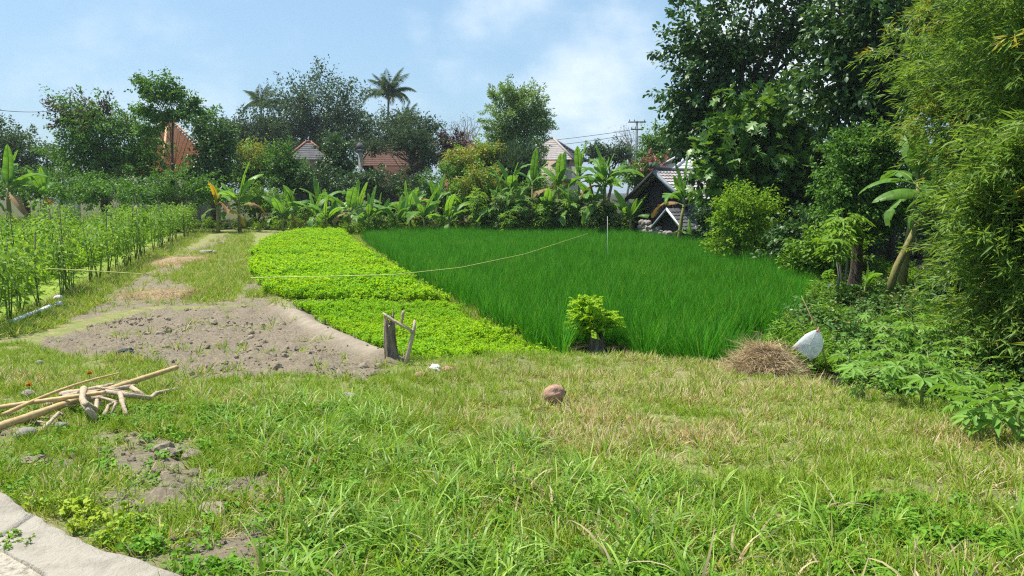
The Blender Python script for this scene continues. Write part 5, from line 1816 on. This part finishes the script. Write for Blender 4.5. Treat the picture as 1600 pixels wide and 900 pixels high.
rock('soil_lump', 'broad crumbly soil lump halfway between kerb and tall grass', 330, 805, .07, 'clod', 16, (1.5, 1, .6), 'soil lump', .7)
rock('stone', 'grey rock at the straw heap on the path', 325, 397, .2, 'stone_grey', 17, (1.7, .9, .5))
for i, (u, v) in enumerate(((62, 570), (45, 612))):
    rock('stone', ('pale stone in the grass above the poles', 'brown stone beside the marigold')[i], u, v - 0 if i == 0 else 622, .05 + .02 * i, 'stone_grey', 18 + i)


def culm_pole(label, a, b, r0, r1, seed, mat='bamboo_dry', nodes=9):
    a = np.asarray(a, float); b = np.asarray(b, float)
    rng = np.random.default_rng(seed)
    n = nodes * 4 + 1
    t = np.linspace(0, 1, n)
    P = np.outer(t, b - a); P[:, 2] += np.sin(t * np.pi) * rng.normal() * .02
    r = np.interp(t, [0, 1], [r0, r1]); r[::4] *= 1.1
    return tag(MB().tube(P, r, 10).obj('bamboo_pole', mat, None, True, a), label, 'bamboo pole')


def pile():
    def gl(u, v, h): return G(u, v) + np.array((0, 0, h))
    def on(u, v, Y): return at(u, v, Y)
    def Ysafe(u, v, h):
        # depth at which a thing h above the ground is seen at u, v
        for Y in np.linspace(5, 14, 600):
            p = at(u, v, Y)
            if p[2] < Hs(p[0], p[1]) + h: return p
        return p
    culm_pole('longest thick tan bamboo pole on top of the branch pile', Ysafe(-40, 680, .05), Ysafe(276, 574, .22), .034, .026, 1)
    culm_pole('thin pale bamboo pole lying behind the thick one', Ysafe(-30, 641, .06), Ysafe(165, 613, .22), .022, .019, 2)
    culm_pole('slender greenish bamboo pole crossing the pile to a thin tip', Ysafe(5, 648, .07), Ysafe(186, 583, .24), .019, .008, 3)
    culm_pole('short pale bamboo pole behind the branches', Ysafe(110, 612, .10), Ysafe(215, 597, .14), .022, .02, 4)
    br = [('thick crooked branch with a fork standing out of the pile', [(131, 608, .22), (128, 624, .2), (138, 640, .14), (150, 655, .05)], .032, [(133, 630, .2), (150, 640, .12), (152, 622, .15)]),
          ('short pale forked branch at the front of the pile', [(160, 654, .04), (170, 634, .12), (182, 628, .16), (155, 620, .18)], .017, [(182, 628, .16), (172, 652, .04)]),
          ('stubby straight stick propped against the pile', [(188, 615, .17), (192, 632, .11), (198, 650, .03)], .024, None),
          ('knobbly branch reaching right from the pile', [(165, 612, .16), (205, 618, .13), (235, 622, .06), (245, 614, .07), (280, 607, .04)], .026, None),
          ('gnarled dark branch under the poles', [(100, 621, .1), (130, 615, .12), (170, 610, .15), (210, 603, .14)], .03, [(205, 605, .14), (232, 622, .05)]),
          ('bent stick poking out below the thick pole', [(62, 676, .02), (78, 660, .06), (92, 645, .1), (98, 648, .08)], .018, None),
          ('long thin twig lying on the ground before the pile', [(40, 655, .03), (85, 663, .03), (135, 664, .02)], .009, None),
          ('thick pale stick lying flat at the back of the pile', [(95, 617, .1), (130, 611, .14), (165, 604, .16), (176, 601, .15)], .028, None),
          ('dark knotted stick end under the crossing poles', [(115, 628, .08), (140, 624, .12), (165, 618, .14)], .03, [(150, 622, .12), (158, 634, .05)]),
          ('slim grey stick sloping right behind the stubby one', [(150, 605, .2), (190, 612, .14), (228, 618, .06)], .016, None),
          ('short broken stick on the ground left of the forked branches', [(30, 662, .03), (52, 652, .05), (70, 640, .08)], .02, None),
          ('thin bent twig sticking up between the poles', [(84, 640, .06), (100, 634, .1), (120, 634, .08)], .012, None),
          ('short curved stick inside the pile', [(70, 634, .06), (95, 625, .1), (118, 622, .1)], .025, None)]
    for i, (lab, pts, r, fork) in enumerate(br):
        P = np.array([Ysafe(u, v, h) for u, v, h in pts])
        a = P[0].copy()
        # smooth the polyline
        t = np.linspace(0, len(P) - 1, 3 * (len(P) - 1) + 1)
        Q = np.stack([np.interp(t, np.arange(len(P)), P[:, k_]) for k_ in range(3)], -1) - a
        rng = np.random.default_rng(i)
        m_ = MB(); m_.tube(Q, r * np.linspace(1.1, .75, len(Q)) * rng.uniform(.85, 1.15, len(Q)), 8, jit=.08)
        if fork:
            Fp = np.array([Ysafe(u, v, h) for u, v, h in fork]) - a
            m_.tube(Fp, r * np.linspace(.85, .6, len(Fp)), 7, jit=.08)
        tag(m_.obj('dry_branch', 'branch_dry', None, True, a), lab, 'branch')


pile()


def marigold(label, u, v):
    p = G(u, v)
    root = thing('marigold', label, 'flower', tuple(p))
    MB().tube([(0, 0, 0), (.01, 0, .10)], [.004, .003], 5).obj('stem', 'green_stem', root)
    rng = np.random.default_rng(int(u)); n = 40
    d = rand_unit(rng, n); d[:, 2] = np.abs(d[:, 2])
    m_ = MB(); m_.leaves(ROUND, np.tile((.01, 0, .10), (n, 1)), d, rng.normal(size=(n, 3)), .035)
    m_.obj('bloom', 'marigold', root)


marigold('orange marigold bloom in the grass left behind the poles', 45, 616)
marigold('orange marigold bloom just above the crossing poles', 140, 596)


def straw_heap(name, label, u, v, rx, ry, h, n, seed):
    p = G(u, v)
    root = thing(name, label, 'straw heap', tuple(p))
    rng = np.random.default_rng(seed)
    a = np.linspace(0, 2 * np.pi, 28, endpoint=False)
    V = [(0, 0, h)]; Fc = []
    R = np.linspace(0, 1, 8)[1:]
    for r in R:
        for q in a:
            k_ = 1 + .25 * (vnoise(math.cos(q) * 2 + seed, math.sin(q) * 2) - .5)
            V.append((rx * r * k_ * math.cos(q), ry * r * k_ * math.sin(q), h * (1 - r ** 2) * (.8 + .4 * float(vnoise(r * 4 + seed, q * 2))) - .06 * r))
    m_ = MB(); n_ = len(a)
    f4 = [(1 + j * n_ + i, 1 + (j + 1) * n_ + i, 1 + (j + 1) * n_ + (i + 1) % n_, 1 + j * n_ + (i + 1) % n_) for j in range(len(R) - 1) for i in range(n_)]
    m_.add(V, f4); m_.F.append(np.array([(0, 1 + i, 1 + (i + 1) % n_) for i in range(n_)])); m_.M.append(0)
    m_.obj('core', 'clod_straw', root, True)
    q = rng.uniform(0, 6.283, n); r = np.sqrt(rng.uniform(size=n)) * .95
    r[: n // 12] *= 1.7
    P = np.stack([rx * r * np.cos(q), ry * r * np.sin(q), h * np.maximum(0, 1 - r ** 2) - .02], -1)
    scatter('straw', None, None, P, STRAW_T, rng.uniform(.35, 1.1, n), 0, .3, seed, parent=root)
    return root


rough_mat('clod_straw', (.22, .15, .08), (.40, .29, .17), 18, .95, .8, 40)
straw_heap('straw_heap', 'heap of dry brown straw at the rice corner beside the plastic bag', 1194, 583, .40, .5, .36, 380, 3)
straw_heap('straw_heap', 'thin scatter of dry straw between the loose rice clumps', 1178, 548, .55, .7, .05, 160, 4)
straw_heap('straw_heap', 'low brown heap of dry weeds on the path', 255, 462, 1.3, .8, .14, 260, 5)
straw_heap('straw_heap', 'flat pale straw pile beside the grey rock on the path', 285, 408, 1.3, 2.2, .14, 260, 6)

rt = lambda: None
for i, (u, v, s) in enumerate(((1148, 522, .95), (1168, 528, 1.0), (1185, 548, .8), (1193, 520, .95), (1213, 520, 1.05), (1228, 512, 1.0), (1220, 535, .6))):
    p = G(u, v)
    o = link('rice_clump', RICE_T[i % 5], None, (p[0], p[1], p[2] - .02))
    o.scale = (s * 1.15, s * 1.15, s); o.rotation_euler = (0, 0, i * 1.3)
    tag(o, 'single dark green rice clump standing apart beside the straw', 'rice plant', 'loose rice clumps by the straw')


def bag():
    Yb = 10.9
    p0 = at(1296, 556, Yb); p0 = np.array((p0[0] + .02, Yb, Hs(p0[0], Yb)))
    tip = at(1252, 462, p0[1] - .1)
    root_b = p0 + np.array((0, 0, -.05))
    P = np.array([root_b, root_b * .5 + tip * .5 + np.array((.05, 0, .05)), tip])
    st = MB(); st.tube(P - root_b, [.012, .009, .004], 6)
    tag(st.obj('bamboo_stick', 'bamboo_dry', None, True, root_b), 'thin bent stick leaning over the creeper and holding the plastic bag', 'stick')
    Y = p0[1] - .12
    loc = at(1279, 515, Y)
    root = thing('plastic_bag', 'translucent white plastic bag with red corners tied to a thin stick', 'plastic bag', tuple(loc))
    L = lambda u, v: at(u, v, Y) - loc
    # outline with drawn corners, blown up unevenly front and back, creases running in from the corners
    key = [(1279, 512), (1281, 517), (1285, 526), (1287, 537), (1284, 548), (1277, 557), (1270, 561), (1266, 566), (1263, 560), (1255, 555), (1247, 549), (1241, 546), (1235, 544), (1242, 538), (1250, 530), (1259, 522), (1269, 517), (1276, 515)]
    O = np.array([L(*q) for q in key]); c = L(1264, 538)
    corner = [0, 7, 12]
    m_ = MB(); rings = 9; n = len(O)
    for sg in (-1, 1):
        V = []
        for j in range(rings):
            f = 1 - j / rings
            for k_, q in enumerate(O):
                dc = min(min(abs(k_ - e), n - abs(k_ - e)) for e in corner)
                puff = .055 * math.sqrt(max(0, 1 - f ** 2.2)) * (.55 + .12 * min(dc, 3))
                crease = .018 * math.sin(k_ * 2.9 + sg) * f * (1 - f) * 4
                V.append(c + (q - c) * f + np.array((0, sg * (puff + crease), .01 * math.sin(k_ * 3.1 + j * 1.7) * (1 - f))))
        V.append(c + np.array((0, sg * .05, 0)))
        Fq = [(j * n + i, j * n + (i + 1) % n, (j + 1) * n + (i + 1) % n, (j + 1) * n + i) for j in range(rings - 1) for i in range(n)]
        m_.add(V, Fq); n0 = m_.n - len(V)
        m_.F.append(np.array([(n0 + (rings - 1) * n + i, n0 + (rings - 1) * n + (i + 1) % n, n0 + rings * n) for i in range(n)])); m_.M.append(0)
    m_.obj('film', 'plastic_white', root, True)
    for (u, v, du, dv) in ((1279, 511, -2, 8), (1235, 544, 11, -2), (1266, 566, 1, -9)):
        a, b = L(u, v), L(u + du, v + dv)
        MB().tube([a, a * .5 + b * .5, b], [.005, .014, .022], 8, jit=.2).obj('corner', 'plastic_red', root, True)


bag()
pl = at(1298, 447, 18.4)
o = link('litter', rock_mesh(31, 'litter_blue', .6, 2), None, (pl[0], pl[1], max(pl[2], Hs(pl[0], pl[1]) + .1)))
o.scale = (.09, .05, .06); tag(o, 'crumpled blue plastic litter in the weeds near the stump', 'litter')


def stick(label, a, b, r, mat='bamboo_dry', name='stake', cat='stake'):
    a, b = np.asarray(a, float), np.asarray(b, float)
    return tag(MB().tube([np.zeros(3), (b - a) * .5 + np.array((.01, 0, 0)), b - a], [r, r * .9, r * .7], 6).obj(name, mat, None, True, a), label, cat)


q = pz(949, 400, -.5); zg = Hs(q[0], q[1])
stick('thin pale stake standing in the dark rice', (q[0], q[1], zg), at(949, 338, q[1]), .008, 'paint_white')
stick('thin bamboo cane leaning out of the dark bamboo shade', gp(at(1482, 500, 13)[0], 13), at(1545, 425, 13.2), .014)
stick('dry stick lying on the straw heap', G(1231, 588) + (0, 0, .06), G(1212, 550) + (0, 0, .30), .012, 'branch_dry', 'dry_stick', 'stick')
stick('short pale peg in the turf below the straw heap', G(1266, 628), G(1266, 628) + (0, 0, .14), .008, 'branch_dry')


def tape(label, pts):
    P = np.array([at(*q) for q in pts]); a = P[0].copy()
    t = np.linspace(0, len(P) - 1, 60)
    Q = np.stack([np.interp(t, np.arange(len(P)), P[:, k_]) for k_ in range(3)], -1)
    m_ = MB(); m_.tube(Q - a, .011, 5)
    tag(m_.obj('string_line', 'tape_yellow', None, True, a), label, 'string')


tape('pale yellow string stretched from the lime bed over the dark rice', [(392, 434, 18.4), (505, 432, 18.6), (618, 429, 18.6), (720, 418, 20.2), (820, 397, 24.8), (918, 365, 36.5)])
tape('short pale string tied between the staked vegetables', [(60, 419, 16.5), (140, 423, 17), (222, 428, 17.6)])
for i, (u0, v0, u1, v1) in enumerate(((20, 508, 48, 496), (52, 495, 80, 483))):
    a, b = G(u0, v0) + (0, 0, .06), G(u1, v1) + (0, 0, .06)
    tag(MB().tube([np.zeros(3), (b - a) * .5, b - a], .055, 10).obj('plastic_pipe', 'paint_white', None, True, a), ('white plastic pipe lying by the vegetables, nearer to the frame edge', 'white plastic pipe lying by the vegetables, nearer to the white stones')[i], 'pipe')
rock('white_stone', 'white stone beside the plastic pipes, farther from the camera', 92, 469, .11, 'stone_white', 21, (1.2, .8, .6))
rock('white_stone', 'white stone beside the plastic pipes, nearer to the camera', 94, 478, .10, 'stone_white', 22, (1.2, .8, .6))
rock('cloth_scrap', 'dark crumpled cloth scrap in the grass above the poles', 195, 553, .12, 'cloth_dark', 23, (1.4, .9, .4), 'cloth', .6)


# ------------------------------------------------------------------ cassava on the gully bank
CAS = []
for i in range(4):
    r_ = np.random.default_rng(i + 70)
    m_ = MB()
    kk = 5 + i % 3
    T = palmate(7 if i % 2 else 5, .13)
    m_.leaves(T, np.zeros((1, 3)) + (0, 0, 0), np.array([[1.0, 0, -.25]]), np.array([[.2, 0, 1.0]]), .19)
    CAS.append(m_.mesh('cassava_leaf', 'leaf_cassava'))


def cassava(label, x, y, h, seed, n=12, group=None, s=1.0):
    rng = np.random.default_rng(seed)
    root = thing('cassava_plant', label, 'cassava', gp(x, y), 0, group)
    st = MB(); st.tube([(0, 0, -.03), (rng.normal() * .05, rng.normal() * .05, h * .6), (rng.normal() * .1, rng.normal() * .1, h)], [.018, .014, .008], 6)
    tips = []
    for i in range(n):
        f = 1 - .75 * (i / n) ** 1.0
        az = i * 2.4 + rng.normal() * .4
        b = np.array((0, 0, h * f)); ln = .26 * s * rng.uniform(.6, 1.3)
        e = b + np.array((math.cos(az) * ln, math.sin(az) * ln, ln * rng.uniform(.0, .6)))
        st.tube([b, (b + e) / 2 + (0, 0, .02), e], [.005, .004, .003], 4, cap=False)
        tips.append((e, az))
    st.obj('stem', 'green_stem', root)
    for e, az in tips:
        o = link('leaf', CAS[rng.integers(4)], root, tuple(e))
        q = s * rng.uniform(.75, 1.25); o.scale = (q, q, q)
        o.rotation_euler = (rng.normal() * .3, rng.normal() * .25 + .05, az)


GC = 'cassava plants on the gully bank'
for i, (u, v, h) in enumerate(((1338, 588, .35), (1368, 575, .5), (1395, 565, .7), (1430, 560, .75), (1405, 600, .5), (1450, 600, .6), (1485, 590, .65), (1440, 625, .4), (1490, 625, .5), (1520, 620, .5),
                               (1465, 560, .8), (1350, 610, .35), (1380, 600, .4), (1500, 570, .6), (1420, 540, .8), (1375, 540, .6))):
    p = G(u, v + 12)
    cassava('leafy cassava plant on the bank between the plastic bag and the bamboo', p[0], p[1], h * .9, i, 14, GC, .82)
for i, (u, v, h, lab) in enumerate(((1560, 690, .35, 'cassava plant with broad leaves close to the camera under the bamboo'), (1600, 700, .4, 'cassava plant cut by the picture edge nearest the camera'),
                                    (1535, 672, .3, 'small cassava plant between the bank grass and the near broad leaved one'))):
    p = G(u, v)
    cassava(lab, p[0], p[1], h, 40 + i, 13, None, 1.0)
sapling('slim papaya like sapling with leafy top beside the cut stump', *at(1318, 455, 18)[:2], 2.1, 'leaf_lightgreen', 91, size=.3, n=44, top=.3, r=.4)
sapling('slim sapling nearest the rice corner with a leafy tuft', *at(1305, 460, 17)[:2], 1.7, 'leaf_lightgreen', 92, size=.26, n=36, top=.3, r=.35)


# ------------------------------------------------------------------ the warm hazy air of the valley
def haze():
    k = NT('haze_air')
    v = k.n('ShaderNodeVolumePrincipled', {'Color': (.86, .93, 1.0, 1), 'Density': .0003, 'Anisotropy': .2})
    k.t.links.new(v.outputs[0], k.n('ShaderNodeOutputMaterial').inputs['Volume'])
    mb = MB(); mb.box((-1600, -30, -3.0), (1600, 1900, 24))
    tag(mb.obj('haze', 'haze_air'), 'thin pale midday haze over the fields', 'haze', None, 'stuff')


haze()
